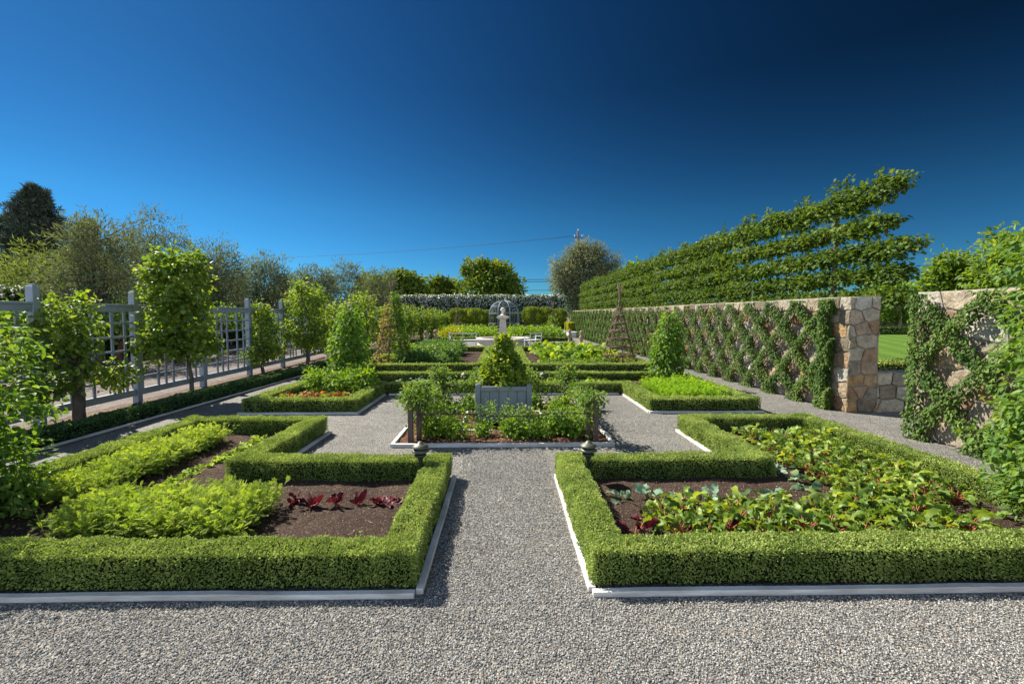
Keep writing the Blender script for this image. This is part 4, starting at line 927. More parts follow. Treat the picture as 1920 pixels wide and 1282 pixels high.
# ------------------------------------------------------------------ vegetables
def arc_leaf(mb, base, az, el, stem, Ln, wd, mi, ms, droop, ruff, v, r=.005, nseg=7, roll=.8):
    """stalk + long ruffled leaf that arches over"""
    dx, dy = math.cos(az), math.sin(az); p = np.array(base, float); path = [p.copy()]; e = el
    k = 3
    for i in range(k): p = p + np.array([dx * math.cos(e), dy * math.cos(e), math.sin(e)]) * stem / k; path.append(p.copy()); e -= droop * .15
    mb.tube(path, np.linspace(r * 1.3, r * .8, len(path)), 4, ms)
    ro = rng.normal() * roll; sd0 = np.array([-dy, dx, 0]); V = []
    for i in range(nseg + 1):
        t = i / nseg; w_ = wd * (math.sin(math.pi * min(1, (t * .86 + .14))) ** .7) * (1 if i < nseg else .25)
        up = np.array([-dx * math.sin(e), -dy * math.sin(e), math.cos(e)])
        sd = sd0 * math.cos(ro) + up * math.sin(ro); up = up * math.cos(ro) - sd0 * math.sin(ro)
        r1, r2 = rng.normal() * ruff, rng.normal() * ruff
        V += [p - sd * w_ + up * (.25 * w_ + r1), p - up * .05 * w_, p + sd * w_ + up * (.25 * w_ + r2)]
        p = p + np.array([dx * math.cos(e), dy * math.cos(e), math.sin(e)]) * Ln / nseg; e -= droop / nseg
    F = []
    for i in range(nseg):
        a = i * 3; F += [(a, a + 3, a + 4, a + 1), (a + 1, a + 4, a + 5, a + 2)]
    mb.add(V, np.array(F), mi, np.clip(v + rng.normal(size=len(F)) * .04, 0, 1), True)
def leafy(name, nleaf, stem, Ln, wd, mats, droop=1.6, ruff=.012, el=(.8, 1.45), reds=0., cat='plant', label=None, group=None, r=.005):
    mb = MB()
    for i in range(nleaf):
        az = i * 2.4 + rng.normal() * .3; e = rng.uniform(*el); s_ = rng.uniform(.7, 1.15)
        mi = 2 if rng.random() < reds else 0
        arc_leaf(mb, (rng.normal() * .012, rng.normal() * .012, -.01), az, e, stem * s_ * (.6 + .5 * (e - .6)), Ln * s_, wd * s_, mi, 1, droop * rng.uniform(.6, 1.3), ruff, rng.random(), r)
    return tag(mb.build(name, mats), label, cat, group)
hide = []
def field(protos, spots, group, label, zz=.03, smin=.85, smax=1.15):
    used = set()
    for i, (x, y) in enumerate(spots):
        j = i % len(protos); s_ = rng.uniform(smin, smax)
        if j not in used:
            o = protos[j]; used.add(j); o['group'] = group; o['label'] = label
        else: o = protos[j].copy(); col.objects.link(o)
        o.location = (x, y, zz); o.rotation_euler = (0, 0, rng.random() * 6.28); o.scale = (s_,) * 3
def jgrid(x0, x1, y0, y1, dx, dy, j=.3):
    return [(x + rng.normal() * dx * j * .4, y + rng.normal() * dy * j * .4) for x in np.arange(x0, x1, dx) for y in np.arange(y0, y1, dy)]
chP = [leafy('chard_plant', 24, .15, .13, .0185, [L['chard'], M['rstem'], L['maroon']], 1.5, .012, (.95, 1.56), .015, 'vegetable') for _ in range(6)]
spots = jgrid(1.25, 3.0, 3.28, 3.8, .19, .18) + jgrid(3.05, 3.95, 3.9, 6.0, .21, .2) + jgrid(3.0, 3.4, 3.3, 3.9, .19, .19)
field(chP, spots, 'chard plants in the right bed', 'green chard with red stalks massed in the right bed', smin=.85, smax=1.15)
rdP = [leafy('beet_plant', 6, .09, .13, .028, [L['redleaf'], M['rstem'], L['chard']], 1.5, .010, (.7, 1.4), .3, 'vegetable') for _ in range(2)]
field(rdP, [(.98, 3.35), (1.12, 3.55), (1.45, 3.42), (1.9, 3.62)], 'dark red leaved chards at the row end', 'dark red leaved chard at the left end of the row')
klP = [leafy('kale_seedling', 6, .07, .09, .032, [L['kale'], M['vstem']], 1.0, .006, (.7, 1.45), 0, 'vegetable', r=.003) for _ in range(4)]
ks = [(1.02, 3.98), (1.28, 4.02), (1.55, 4.0), (1.83, 4.03), (2.1, 4.0), (2.38, 4.02)] + [(2.80 + rng.normal() * .03, y) for y in np.arange(4.15, 6.2, .27)]
field(klP, ks, 'kale seedlings in a row on bare soil', 'blue green kale seedling in the row beside the chard', smin=.9, smax=1.3)
# carrots: feathery mass
def frondmass(label, x0, x1, y0, y1, dens, h, mat, name='carrot_foliage', edge=.1):
    mb = MB(); k = int((x1 - x0) * (y1 - y0) * dens); x = rng.uniform(x0, x1, k); y = rng.uniform(y0, y1, k)
    nz = vnoise(np.stack([x, y, x * 0], 1), 3.5)
    cx = np.stack([x, y, np.full(k, .03)], 1)
    D = rdir(k) * .75; D[:, 2] = abs(D[:, 2]) * .5 + .75; D = nrmz(D)
    hh = h * (.55 + .6 * nz) * (.7 + .4 * rng.random(k))
    # stalk then several feathery leaves along it
    for f in (.2, .32, .44, .56, .68, .8, .9):
        P = cx + D * (hh * f)[:, None]; d2 = nrmz(D * .6 + rdir(k) * .8 + np.array([0, 0, .15])); N = nrmz(rdir(k) * .5 + np.array([0, 0, 1.]))
        scatter(mb, T_frond, P, d2, N, h * .26 * (.6 + .6 * rng.random(k)), 0, np.clip(.25 + .3 * f + .35 * rng.random(k) + .3 * (nz - .5), 0, 1))
    idx = rng.choice(k, k // 3, replace=False)
    scatter(mb, T_(np.array([(-.012, 0, 0), (.012, 0, 0), (.006, 1, 0), (-.006, 1, 0)]), [(0, 1, 2, 3)]), cx[idx], D[idx], rdir(len(idx)), hh[idx] * .9, 1)
    return tag(mb.build(name, [L[mat], M['vstem']]), label, 'vegetable', None, 'stuff')
frondmass('feathery bright green carrot tops across the front of the left bed', -3.2, -1.92, 3.3, 3.88, 1700, .29, 'carrot')
frondmass('feathery green carrot tops in a long band beside the outer hedge', -3.98, -3.52, 4.0, 5.95, 1500, .27, 'carrot')
frondmass('bright green feathery dill in the middle right bed', 2.98, 4.0, 8.35, 9.9, 900, .36, 'dill', 'dill_foliage')
ltP = [leafy('lettuce_plant', 10, .02, .085, .034, [L['lettuce'], M['vstem']], 1.2, .014, (.4, 1.3), 0, 'vegetable') for _ in range(4)]
field(ltP, [(-3.17 + rng.normal() * .03, y) for y in np.arange(4.15, 6.25, .14)], 'yellow green lettuces in a row', 'yellow green lettuce in the long row beside the carrots')
rlP = leafy('red_lettuce', 6, .02, .11, .028, [L['redleaf'], M['rstem']], .5, .008, (.7, 1.45), 0, 'vegetable')
rlab = ['dark red seedling half under the carrot tops', 'dark red seedling with upright leaves next to the carrots', 'dark red seedling with one tall leaf second in the row', 'bushy dark red seedling third in the row', 'tall narrow dark red seedling fourth in the row', 'flopped dark red seedling nearest the axis path hedge']
for i, (x, y) in enumerate(((-1.80, 3.98), (-1.62, 3.9), (-1.42, 3.92), (-1.24, 3.97), (-1.09, 3.93), (-.97, 3.95))):
    o = rlP if i == 0 else leafy('red_lettuce', 5 + i % 3, .02 + .03 * (i == 2), .10 + .02 * (i % 2), .025, [L['redleaf'], M['rstem']], .5, .008, (.5 if i == 5 else .85, .8 if i == 5 else 1.45), 0, 'vegetable')
    o.location = (x, y, .035); tag(o, rlab[i], 'vegetable', 'dark red seedlings on the bare soil')
# middle left bed
coP = [leafy('coleus_plant', 30, .17, .085, .019, [L['coleus'], M['rstem'], L['bush']], 1.2, .008, (.5, 1.5), .35) for _ in range(3)]
field(coP, jgrid(-3.95, -2.95, 8.25, 8.95, .24, .24), 'orange red leaved plants in the middle left bed', 'orange red leaved plant clustered in the middle left bed', smin=.9, smax=1.2)
bB = [bushlet('leafy_bush', None, (0, 0, 0), .30, .52, 'bush', T_leaf, .085, 60, 8, .05) for _ in range(3)]
field(bB, [(-3.6, 9.3), (-3.2, 9.15), (-3.85, 9.75), (-3.3, 9.7), (-2.85, 9.4), (-3.0, 9.95)], 'green bushes round the bean teepee', 'green leafy bush at the foot of the left bean teepee')
fP = [leafy('foliage_plant', 10, .08, .13, .035, [L['kale'], M['vstem'], L['bush']], 1.2, .006, (.5, 1.4), .4) for _ in range(3)]
field(fP, jgrid(-2.75, -2.5, 8.3, 9.6, .25, .28) + jgrid(-2.4, -.85, 10.1, 11.3, .3, .3), 'small green plants in the middle left bed', 'small green plant behind the hedge left of the planter')
field([f.copy() for f in fP] and [leafy('foliage_plant', 10, .08, .13, .035, [L['bush'], M['vstem']], 1.2, .006, (.5, 1.4)) for _ in range(2)], jgrid(.95, 2.6, 10.4, 11.2, .33, .35), 'small green plants in the middle right bed', 'small green plant behind the hedge right of the planter')
mrP = [leafy('dark_lettuce', 9, .01, .09, .035, [L['maroon'], M['rstem']], .8, .01, (.3, 1.2), 0, 'vegetable') for _ in range(3)]
field(mrP, jgrid(2.72, 3.0, 8.1, 9.9, .13, .15), 'dark maroon lettuces in the middle right bed', 'dark maroon lettuce beside the inner hedge and dill')
# bean teepees
def teepee(label, loc, h, r, mat, nleaf, size, cover, polemat='twig', group=None, top=.2, T=T_leaf, rings=0, name='bean_teepee', npole=7, splay=.25, mats=None):
    t = thing(name, label, 'plant support', loc, 0, group)
    mb = MB(); cz = h * (1 - top)
    for i in range(npole):
        a = i * 6.283 / npole + .2; bx, by = math.cos(a) * r, math.sin(a) * r; k = h * top / cz
        mb.tube([(bx, by, -.02), (bx * .5 + rng.normal() * .015, by * .5, cz * .5), (rng.normal() * .01, rng.normal() * .01, cz), (-bx * k * splay * 4 * .5, -by * k * splay * 4 * .5, h * rng.uniform(.97, 1.02))], [.018, .017, .015, .009], 5)
    mb.build('pole', M[polemat], t)
    for j in range(rings):
        z = .04 + (cz * .86) * (j / max(1, rings - 1)) ** .95; rr = r * (1 - z / cz) + .015; mb = MB()
        for q in range(3):
            an = np.linspace(0, 6.5, 26) + rng.random() * 6; mb.tube(np.stack([np.cos(an) * (rr + rng.normal(size=26) * .008), np.sin(an) * (rr + rng.normal(size=26) * .008), z + q * .026 + rng.normal(size=26) * .010], 1), .012, 4)
        mb.build('hoop', M[polemat], t)
    if rings: 
        mb = MB(); mb.lathe([(.03, cz - .07), (.045, cz - .05), (.045, cz + .04), (.03, cz + .06)], n=12); mb.build('binding', M[polemat], t)
    if nleaf:
        mb = MB(); n = nleaf; z = rng.random(n) ** 1.15 * cover; an = rng.random(n) * 6.283; base = (r + .04) * (1 - z / (cz * 1.08))
        keep = vnoise(np.stack([np.cos(an) * 2 + 5, np.sin(an) * 2 + 5, z * 3], 1)) > .22
        rr = base * (.8 + .35 * rng.random(n)) + .03
        C = np.stack([rr * np.cos(an), rr * np.sin(an), z], 1)[keep]
        clumps(mb, None, T, size, 0, 5, .05, 0, .4, .45, centers=C); mb.build('foliage', L[mat], t)
    return t
def column(label, loc, h, r, n):
    t = thing('bean_teepee', label, 'plant support', loc, 0, 'bean covered teepees')
    mb = MB()
    for i in range(6):
        a = i * 1.047; mb.tube([(math.cos(a) * r * .8, math.sin(a) * r * .8, 0), (0, 0, h + .02), (-math.cos(a) * .05, -math.sin(a) * .05, h + .1)], [.012, .01, .008], 5)
    mb.build('pole', M['terracotta'], t)
    mb = MB(); bl = [((0, 0, h * .25), (r, r, h * .27)), ((0, 0, h * .5), (r * .92, r * .92, h * .25)), ((.03, 0, h * .75), (r * .72, r * .72, h * .2)), ((.02, 0, h * .92), (r * .45, r * .45, h * .1))]
    clumps(mb, bl, T_leaf, .095, n, 7, .06, 0, .35, .55, .8); mb.build('foliage', L['bean'], t)
column('tall column of green bean leaves in the middle left bed', (-3.42, 10.45, .02), 1.80, .40, 360)
column('slimmer column of green bean leaves in the middle right bed', (3.80, 10.8, .02), 1.64, .33, 300)
# twig tripods
tt = teepee('bare twig tripod woven with hoops in the squash bed', (3.72, 15.0, .02), 2.62, .60, 'dryvine', 55, .07, .5, group='woven twig tripods', top=.22, rings=8)
t2 = teepee('twig tripod overgrown with half dried vines in the pepper bed', (-3.55, 15.0, .02), 2.66, .58, 'dryvine', 250, .085, 2.0, group='woven twig tripods', top=.16, rings=6)
mb = MB(); n = 330; z = rng.random(n) * 2.3; an = rng.uniform(-1.4, 1.5, n); rr = .55 * (1 - z / 2.5) + .05 * rng.random(n) + .06
clumps(mb, None, T_leaf, .09, 0, 5, .06, 0, .4, .4, centers=np.stack([rr * np.cos(an), rr * np.sin(an), z], 1)); mb.build('vine', L['bean'], t2)
teepee('distant slender pole tripod left of the arbour', (-3.55, 36.5, .02), 2.65, .62, 'dryvine', 60, .12, .9, group='distant slender tripods', top=.25, rings=3, npole=6)
teepee('distant slender pole tripod right of the arbour', (3.85, 36.5, .02), 2.65, .62, 'bush', 130, .13, 1.7, group='distant slender tripods', top=.25, rings=3, npole=6)
# pepper bushes and squash
pP = [bushlet('pepper_bush', None, (0, 0, 0), .42, .68, 'pepper', T_leaf, .12, 90, 8, .07, None, 'vegetable') for _ in range(3)]
field(pP, jgrid(-3.0, -1.45, 14.4, 20.4, .55, .75), 'bushy green pepper plants before the fountain', 'bushy green pepper plant in the bed left of the fountain axis', smin=.6, smax=.9)
def squash():
    mb = MB()
    for i in range(22):
        az = rng.random() * 6.28; e = rng.uniform(.9, 1.45)
        arc_leaf(mb, (rng.normal() * .1, rng.normal() * .1, 0), az, e, rng.uniform(.25, .6), .27, .12, 0, 1, 1.3, .02, rng.random(), .009)
    return tag(mb.build('squash_plant', [L['squash'], M['vstem']]), None, 'vegetable')
qP = [squash() for _ in range(3)]
field(qP, jgrid(1.55, 3.5, 14.9, 20.2, .6, .62), 'broad leaved squash plants before the fountain', 'broad leaved bright green squash in the bed right of the axis', smin=.6, smax=.95)
sP = [bushlet('bean_plant', None, (0, 0, 0), .2, .24, 'apple', T_leaf, .07, 34, 7, .04, None, 'vegetable') for _ in range(2)]
field(sP, jgrid(1.4, 3.2, 13.9, 14.4, .28, .3), 'low pale plants behind the squash bed hedge', 'low pale green plant in front of the squash')
field([bushlet('leafy_bush', None, (0, 0, 0), .25, .34, 'dill', T_leaf, .09, 34, 7, .05, None, 'plant')], jgrid(-4.0, -2.8, 16.6, 20.4, .5, .6), 'low bright plants beyond the vine covered tripod', 'low bright green plant between the tripod and the peppers')
# far beds
fb = [bushlet('leafy_bush', None, (0, 0, 0), .55, .62, m, T_leaf, .16, 60, 7, .12, None, 'plant') for m in ('yellow', 'squash', 'bush')]
field([fb[0]], [(-3.7, 30.0), (-3.2, 30.3), (-2.9, 30.1), (-3.4, 31)], 'yellow leaved plants beyond the fountain', 'yellow leaved plant beyond the fountain on the left')
field([fb[1]], jgrid(-2.5, -.9, 29.9, 33, .7, .9) + [(-3.9, 32.3), (-3.3, 32.6)], 'yellow green plants beyond the fountain', 'yellow green plant beyond the fountain left of the axis')
field([fb[2]], jgrid(.9, 4.0, 29.9, 34, .8, 1.0) + jgrid(-3.8, -.9, 33.5, 36, .9, 1.), 'green plants beyond the fountain', 'green plant in the far bed beyond the fountain')
# ------------------------------------------------------------------ tomatoes at both edges
def tomato(label, loc, r, h, n, fruits, seed):
    t = thing('tomato_plant', label, 'vegetable', loc)
    mb = MB(); bl = []
    m = 9
    for i in range(m): z = h * (i + .5) / m; bl.append(((rng.normal() * r * .14, rng.normal() * r * .14, z), (r * (1 - .18 * (z / h) ** 2), r * (1 - .18 * (z / h) ** 2), h / m * .95)))
    C = clumps(mb, bl, T_leaf, .068, n, 11, .05, 0, .3, .6, .72, jit=1.1)
    # compound leaves that poke out
    k = n // 2; an = rng.random(k) * 6.28; z = rng.random(k) * h; P = np.stack([np.cos(an) * r * .9, np.sin(an) * r * .9, z], 1); D = np.stack([np.cos(an), np.sin(an), -.5 + rng.random(k) * .6], 1)
    for q, sz in ((0., .10), (.07, .085), (.14, .07)):
        scatter(mb, T_leaf, P + nrmz(D) * q, nrmz(D + rdir(k) * .5), nrmz(rdir(k) * .5 + np.array([0, 0, 1.])), sz * .8 * (.7 + .5 * rng.random(k)))
    mb.build('foliage', L['tomatol'], t)
    mb = MB()
    for i in range(7): a = i * .9; tube_limb(mb, (math.cos(a) * .05, math.sin(a) * .05, 0), (math.cos(a) * r * .5, math.sin(a) * r * .5, h * rng.uniform(.75, .98)), .012, .005, .6, 5)
    mb.build('stem', M['vstem'], t)
    for (x, y, z, s_, mt) in fruits:
        mb = MB(); th = np.linspace(.0, math.pi, 9); mb.lathe([(max(.001, math.sin(q)) * s_, -math.cos(q) * s_ * .82 + (.12 * s_ if q > 2.9 else 0)) for q in th][:-1] + [(.004, s_ * .70)], n=16)
        o = mb.build('tomato', M[mt], t); o.location = (x, y, z)
    return t
tomato('tall tomato plant with yellow fruit at the right edge of the bed', (4.40, 3.35, .03), .46, 2.2, 700,
       [(-.52, -.30, .62, .036, 'tomato'), (-.47, -.36, .615, .038, 'tomato'), (-.33, -.50, 1.18, .036, 'tomato_g'), (-.30, -.53, 1.24, .03, 'tomato_g'), (-.42, -.36, 1.0, .03, 'tomato_g')], 2)
tomato('leafy tomato plant at the left edge of the carrot bed', (-4.36, 3.6, .03), .58, 1.56, 520, [(.3, -.5, .9, .03, 'tomato_g')], 5)
# ------------------------------------------------------------------ fountain, benches, arbour
fo = thing('fountain', 'round pale stone fountain basin with a ball topped pillar', 'fountain', (-.03, 25.4, 0))
mb = MB(); mb.lathe([(1.38, 0), (1.40, .06), (1.36, .10), (1.36, .24), (1.42, .27), (1.47, .31), (1.47, .38), (1.43, .41), (1.22, .41), (1.20, .38), (1.20, .2), (.0, .2)], n=64); ba = mb.build('basin', M['cast'], fo)
mb = MB(); mb.lathe([(0.001, .30), (1.198, .30)], n=48); mb.V[0][:, 2] = .30; mb.build('water', M['water'], ba)
mb = MB(); mb.box((-.27, -.27, .2), (.27, .27, .52)); mb.box((-.19, -.19, .522), (.19, .19, 1.42), 0, 0, .1); mb.box((-.17, -.2, .6), (-.06, -.191, 1.3)); mb.box((.06, -.2, .6), (.17, -.191, 1.3)); mb.box((-.24, -.24, 1.422), (.24, .24, 1.47)); mb.box((-.33, -.33, 1.472), (.33, .33, 1.56)); mb.box((-.27, -.27, 1.562), (.27, .27, 1.60)); pi_ = mb.build('pillar', M['cast'], fo, .012)
mb = MB(); mb.lathe([(.20, 1.60), (.15, 1.63), (.08, 1.68), (.055, 1.74), (.065, 1.78)] + [(max(.004, math.sin(q)) * .135, 1.905 - math.cos(q) * .135) for q in np.linspace(.55, math.pi, 12)], n=28); mb.build('finial', M['cast'], pi_)
def bench(label, loc, rz, Ls):
    b = thing('garden_bench', label, 'bench', loc, rz, 'white benches round the fountain')
    mb = MB(); [mb.box((-Ls / 2, -.2 + .105 * i, .42), (Ls / 2, -.2 + .105 * i + .09, .45)) for i in range(4)]; mb.build('seat', M['white'], b, .004)
    mb = MB(); mb.box((-Ls / 2, .2, .74), (Ls / 2, .225, .78)); [mb.box((x, .2, .452), (x + .03, .222, .738)) for x in np.linspace(-Ls / 2 + .02, Ls / 2 - .05, 3)]; mb.build('backrest', M['white'], b)
    for sx in (-1, 1):
        for y in (-.17, .17): mb = MB(); mb.box((sx * (Ls / 2 - .05) - .025, y - .025, 0), (sx * (Ls / 2 - .05) + .025, y + .025, .418)); mb.build('leg', M['white'], b)
        mb = MB(); mb.box((sx * (Ls / 2 - .05) - .025, -.2, .60), (sx * (Ls / 2 - .05) + .025, .198, .63)); mb.box((sx * (Ls / 2 - .05) - .02, -.19, .452), (sx * (Ls / 2 - .05) + .02, -.15, .598)); mb.build('armrest', M['white'], b)
bench('long low white bench left of the fountain basin', (-1.95, 22.6, 0), math.pi + .05, 1.35)
bench('short white bench right of the fountain basin', (1.42, 22.7, 0), -2.35, .9)
# small stone figures on the bed corners
for i, (x, y, lb) in enumerate(((-4.0, 24.3, 'weathered stone post figure left of the pair by the pepper bed'), (-3.75, 26.0, 'weathered stone post figure with a wide top near the fence'), (3.75, 26.5, 'weathered stone post figure farther along the long wall'), (4.05, 24.3, 'slim pale stone post figure nearer along the long wall'))):
    w_ = 1.0 + .25 * (i == 1); mb = MB(); mb.lathe([(.15, 0), (.15, .08), (.10, .12), (.085, .35), (.12, .42), (.13, .47), (.09, .54), (.06, .60), (.085 * w_, .66), (.10 * w_, .72), (.085 * w_, .79), (.04, .83)], n=14)
    o = tag(mb.build('stone_figure', M['terracotta']), lb, 'sculpture', 'weathered stone posts near the fountain'); o.location = (x, y, 0)
# arbour: domed metal gazebo
ar = thing('garden_arbour', 'domed pale blue grey openwork arbour behind the fountain', 'arbour', (.05, 41, 0))
R0 = 1.32; sp = 1.75
for i in range(8):
    a = i * math.pi / 4 + math.pi / 8; mb = MB(); th = np.linspace(0, math.pi / 2, 9)
    p = [(math.cos(a) * R0, math.sin(a) * R0, 0)] + [(math.cos(a) * R0 * math.cos(q), math.sin(a) * R0 * math.cos(q), sp + 1.15 * math.sin(q)) for q in th]
    mb.tube(p, .035, 6); mb.build('rib', M['arbor'], ar)
for z, rr in ((sp, R0), (.9, R0), (sp + .6, R0 * .86), (sp + .98, R0 * .52), (.15, R0)):
    an = np.linspace(0, 2 * math.pi, 41); 
    if z < sp: an = np.linspace(-math.pi / 2 + .42, 3 * math.pi / 2 - .42, 36)
    mb = MB(); mb.tube(np.stack([np.cos(an) * rr, np.sin(an) * rr, an * 0 + z], 1), .024, 6); mb.build('hoop', M['arbor'], ar)
mb = MB()
for a in np.linspace(-math.pi / 2 + .45, 3 * math.pi / 2 - .45, 38):
    q = np.linspace(0, 1.2, 6); mb.tube([(math.cos(a) * R0, math.sin(a) * R0, .15)] + [(math.cos(a) * R0 * math.cos(k), math.sin(a) * R0 * math.cos(k), sp + 1.15 * math.sin(k)) for k in q], .010, 4)
mb.build('wire_lattice', M['arbor'], ar)
# clipped round-headed trees and a low trellis
mp = thing('mophead_tree', 'clipped round headed tree farthest left of the arbour', 'tree', (-3.95, 40.2, 0), 0, 'clipped round headed trees beside the arbour')
mb = MB(); tube_limb(mb, (0, 0, 0), (0, 0, 1.1), .07, .05, .1, 7); mb.build('trunk', M['bark'], mp)
mb = MB(); n = 5200; d = rdir(n); d2 = np.sign(d) * np.abs(d) ** .75; d2 = d2 / np.maximum(1e-6, (np.abs(d2) ** 2.6).sum(1, keepdims=True) ** (1 / 2.6)); P = d2 * np.array([.74, .74, .70]) * (.90 + .12 * vnoise(d * 3 + 9, 2)[:, None] - .10 * rng.random((n, 1))) + np.array([0, 0, 1.5])
scatter(mb, T_leaf, P, nrmz(d * .6 + rdir(n)), nrmz(d + rdir(n) * .5), .10 * (.7 + .6 * rng.random(n))); mb.build('crown', L['mop'], mp)
for x, y, s_, lb in ((-2.35, 40.0, 1.0, 'clipped round headed tree second left of the arbour'), (-3.1, 41.4, 1.0, 'clipped round headed tree filling between the two left ones'), (-1.55, 42, .95, 'clipped tree half behind the left arbour side'),
                     (2.4, 40.0, 1.06, 'clipped round headed tree first right of the arbour'), (3.7, 41.2, 1.05, 'clipped round headed tree second right of the arbour'), (4.85, 41.2, 1.0, 'clipped round headed tree farthest right of the arbour')):
    copy_tree(mp, (x, y, 0), rng.random() * 6, s_, lb)
for sx, lb in ((-1, 'low white trellis left of the arbour'), (1, 'low white trellis right of the arbour')):
    mb = MB(); x0, x1 = (1.5, 5.0)
    for x in np.arange(x0, x1, .22): mb.box((sx * x - .012, 42.9, 0), (sx * x + .012, 42.93, 1.55))
    for z in (.3, .7, 1.1, 1.5): mb.box((min(sx * x0, sx * x1), 42.932, z), (max(sx * x0, sx * x1), 42.95, z + .03))
    tag(mb.build('trellis', M['arbor']), lb, 'trellis')
# pale planter trough with golden box at the far end of the wall
mb = MB(); mb.box((4.75, 33.6, 0), (5.25, 36.9, .38)); mb.box((4.71, 33.55, .382), (5.29, 36.95, .42))
tag(mb.build('stone_trough', M['white'], None, .01), 'long white stone trough at the far end of the wall', 'planter')
hedge('golden_hedge', 'small golden yellow clipped shrub in the white trough', [(4.8, 34.8), (5.25, 34.8), (5.25, 36.7), (4.8, 36.7)], .22, 1.05, 900, .06, True, 'yellow', z0=.44)
# crumbs and chips on the bare soil, dropped leaves on the gravel
def litter(name, label, n, area, mat, size, z=.03, test=None):
    x = rng.uniform(area[0], area[1], n); y = rng.uniform(area[2], area[3], n)
    P = np.stack([x, y, x * 0], 1); keep = vnoise(P, 2.2) + .5 * rng.random(n) > .5
    if test is not None: keep &= test(x, y)
    P = P[keep]; P[:, 2] = z; k = len(P); mb = MB()
    scatter(mb, T_kite, P, nrmz(rdir(k) * np.array([1, 1, .25])), nrmz(rdir(k) * .4 + np.array([0, 0, 1.])), size * (.5 + rng.random(k)))
    return tag(mb.build(name, mat), label, None, None, 'stuff')
def zsoil(P): return .012 + .045 * .55 + (vnoise(P, 2.5) - .5) * .045 * .9 + (vnoise(P + 7, 9) - .5) * .022 + .003
L['chip'] = leafmat('pale_chips', (.12, .08, .055), (.25, .18, .13), (.45, .38, .30), .05, (1, 1, 1), .8, .1, 5)
for sx, lb in ((-1, 'pale crumbs and chips on the soil of the carrot bed'), (1, 'pale crumbs and chips on the soil of the chard bed')):
    n = 5200; x = rng.uniform(.8, 4.1, n) * sx; y = rng.uniform(2.98, 6.3, n); ok = (y < 4.5) | (np.abs(x) > 2.75); x, y = x[ok], y[ok]; P = np.stack([x, y, x * 0], 1); P[:, 2] = zsoil(P)
    mb = MB(); k = len(P); scatter(mb, T_kite, P, nrmz(rdir(k) * np.array([1, 1, .35])), nrmz(rdir(k) * .5 + np.array([0, 0, 1.])), .011 * (.4 + rng.random(k) ** 2)); tag(mb.build('soil_crumbs', L['chip']), lb, None, None, 'stuff')
litter('leaf_litter', 'scattered dry leaf bits on the gravel paths', 900, (-5.2, 5.2, 1.6, 12.8), L['chip'], .018, .006, lambda x, y: (np.abs(x) < .5) | (y < 2.6) | ((y > 6.62) & (y < 7.7)) | ((y > 11.7) & (y < 13.2)) | (np.abs(x) > 4.45))
mb = MB(); mb.box((-.02, -.006, 0), (.02, .006, .10), 0, .2); o = tag(mb.build('plant_marker', M['stake']), 'small dark wooden plant marker in front of the carrot tops', 'plant marker'); o.location = (-1.86, 3.2, .02)
mb = MB(); mb.tube([(0, 0, 0), (-.01, 0, .05), (-.03, .01, .12)], [.003, .003, .002], 5); mb.tube([(0, 0, .004), (.03, 0, .006), (.06, .01, .005)], .003, 5); o = tag(mb.build('dry_twig', M['twig']), 'thin dry twig stuck in the soil beside the red seedlings', 'twig'); o.location = (-.88, 3.86, .03)
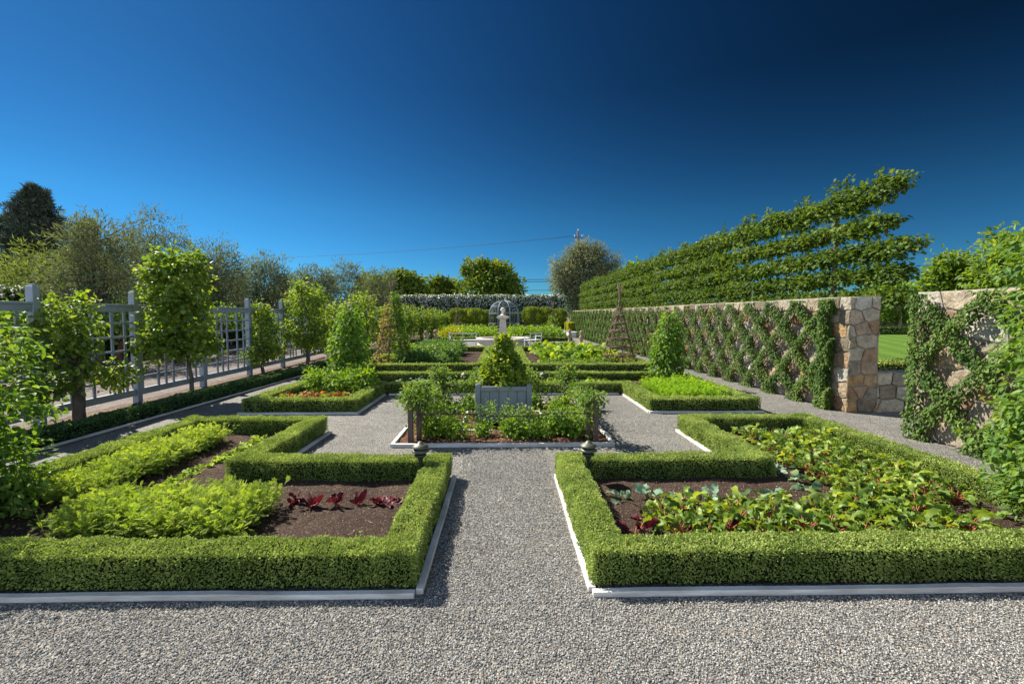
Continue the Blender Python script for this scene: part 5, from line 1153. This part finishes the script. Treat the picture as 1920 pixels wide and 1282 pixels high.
# loose pebbles lying on the nearest gravel
T_peb = T_([(1, 0, 0), (0, 1, 0), (-1, 0, 0), (0, -1, 0), (0, 0, .75), (0, 0, -.75)], [(0, 1, 4), (1, 2, 4), (2, 3, 4), (3, 0, 4), (1, 0, 5), (2, 1, 5), (3, 2, 5), (0, 3, 5)])
n1, n2 = 62000, 22000
x = np.concatenate([rng.uniform(-3.1, 3.1, n1), rng.uniform(-.46, .49, n2)]); y = np.concatenate([1.55 + 1.08 * rng.random(n1), 2.6 + 3.1 * rng.random(n2) ** 1.3])
P = np.stack([x, y, .0015 + .003 * rng.random(len(x))], 1); mb = MB(); k = len(P)
scatter(mb, T_peb, P, rdir(k) * np.array([1, 1, .3]), nrmz(rdir(k) * .4 + np.array([0, 0, 1.])), .0058 * (.45 + .75 * rng.random(k) ** 1.5))
def mat_peb():
    s = NT('pebbles'); a = s.n('ShaderNodeAttribute', attribute_name='v').outputs['Fac']
    c = s.ramp(a, [(0., (.08, .08, .078)), (.3, (.20, .20, .19)), (.6, (.33, .322, .30)), (.84, (.50, .485, .44)), (.93, (.33, .25, .18)), (1., (.68, .66, .62))])
    return s.fin(s.bsdf(c, .7, None, .25))
tag(mb.build('loose_gravel', mat_peb()), 'loose grey pebbles on the nearest gravel', None, None, 'stuff')
# ------------------------------------------------------------------ utility pole and lines
up = thing('utility_pole', 'dark utility pole with insulators above the grey olive', 'pole', (11.0, 70, 0))
mb = MB(); mb.tube([(0, 0, 0), (0, 0, 7), (0, 0, 14)], [.2, .17, .14], 8); mb.build('pole', M['stake'], up)
mb = MB(); mb.box((-.55, -.08, 13.0), (.75, .08, 13.14)); mb.box((-.35, -.06, 12.2), (.6, .06, 12.32)); ca = mb.build('crossarm', M['stake'], up)
for x, z in ((-.45, 13.14), (.05, 14.0), (.65, 13.14), (.5, 12.32)): mb = MB(); mb.lathe([(.05, 0), (.08, .1), (.05, .16), (.07, .24), (.02, .3)], n=8); o = mb.build('insulator', M['white'], ca); o.location = (x, 0, z)
mb = MB(); mb.lathe([(.16, 10.2), (.22, 10.3), (.22, 11.2), (.16, 11.3)], (.5, 0, 0), n=12); mb.build('transformer', M['white'], up)
def cable(label, a, b, sag, r=.035):
    t = np.linspace(0, 1, 24); a = np.array(a, float); b = np.array(b, float); p = a + (b - a) * t[:, None]; p[:, 2] -= sag * 4 * t * (1 - t)
    mb = MB(); mb.tube(p, r, 5); tag(mb.build('power_line', M['wire']), label, 'power line', 'overhead power lines')
cable('single high power line sloping left from the utility pole', (10.9, 70, 13.3), (-75, 118, 15.5), 1.0, .028)
cable('upper of the low power lines crossing left to right', (-75, 95, 10.4), (40, 88, 8.9), 1.2, .05)
cable('lower of the low power lines crossing left to right', (-75, 95, 9.7), (40, 88, 8.5), 1.1, .05)
cable('lowest thin power line crossing the far trees', (-75, 96, 7.9), (40, 90, 6.7), .8, .04)
cable('faint power line over the low trees on the right', (40, 88, 9.6), (140, 90, 11.6), 1.0, .03)
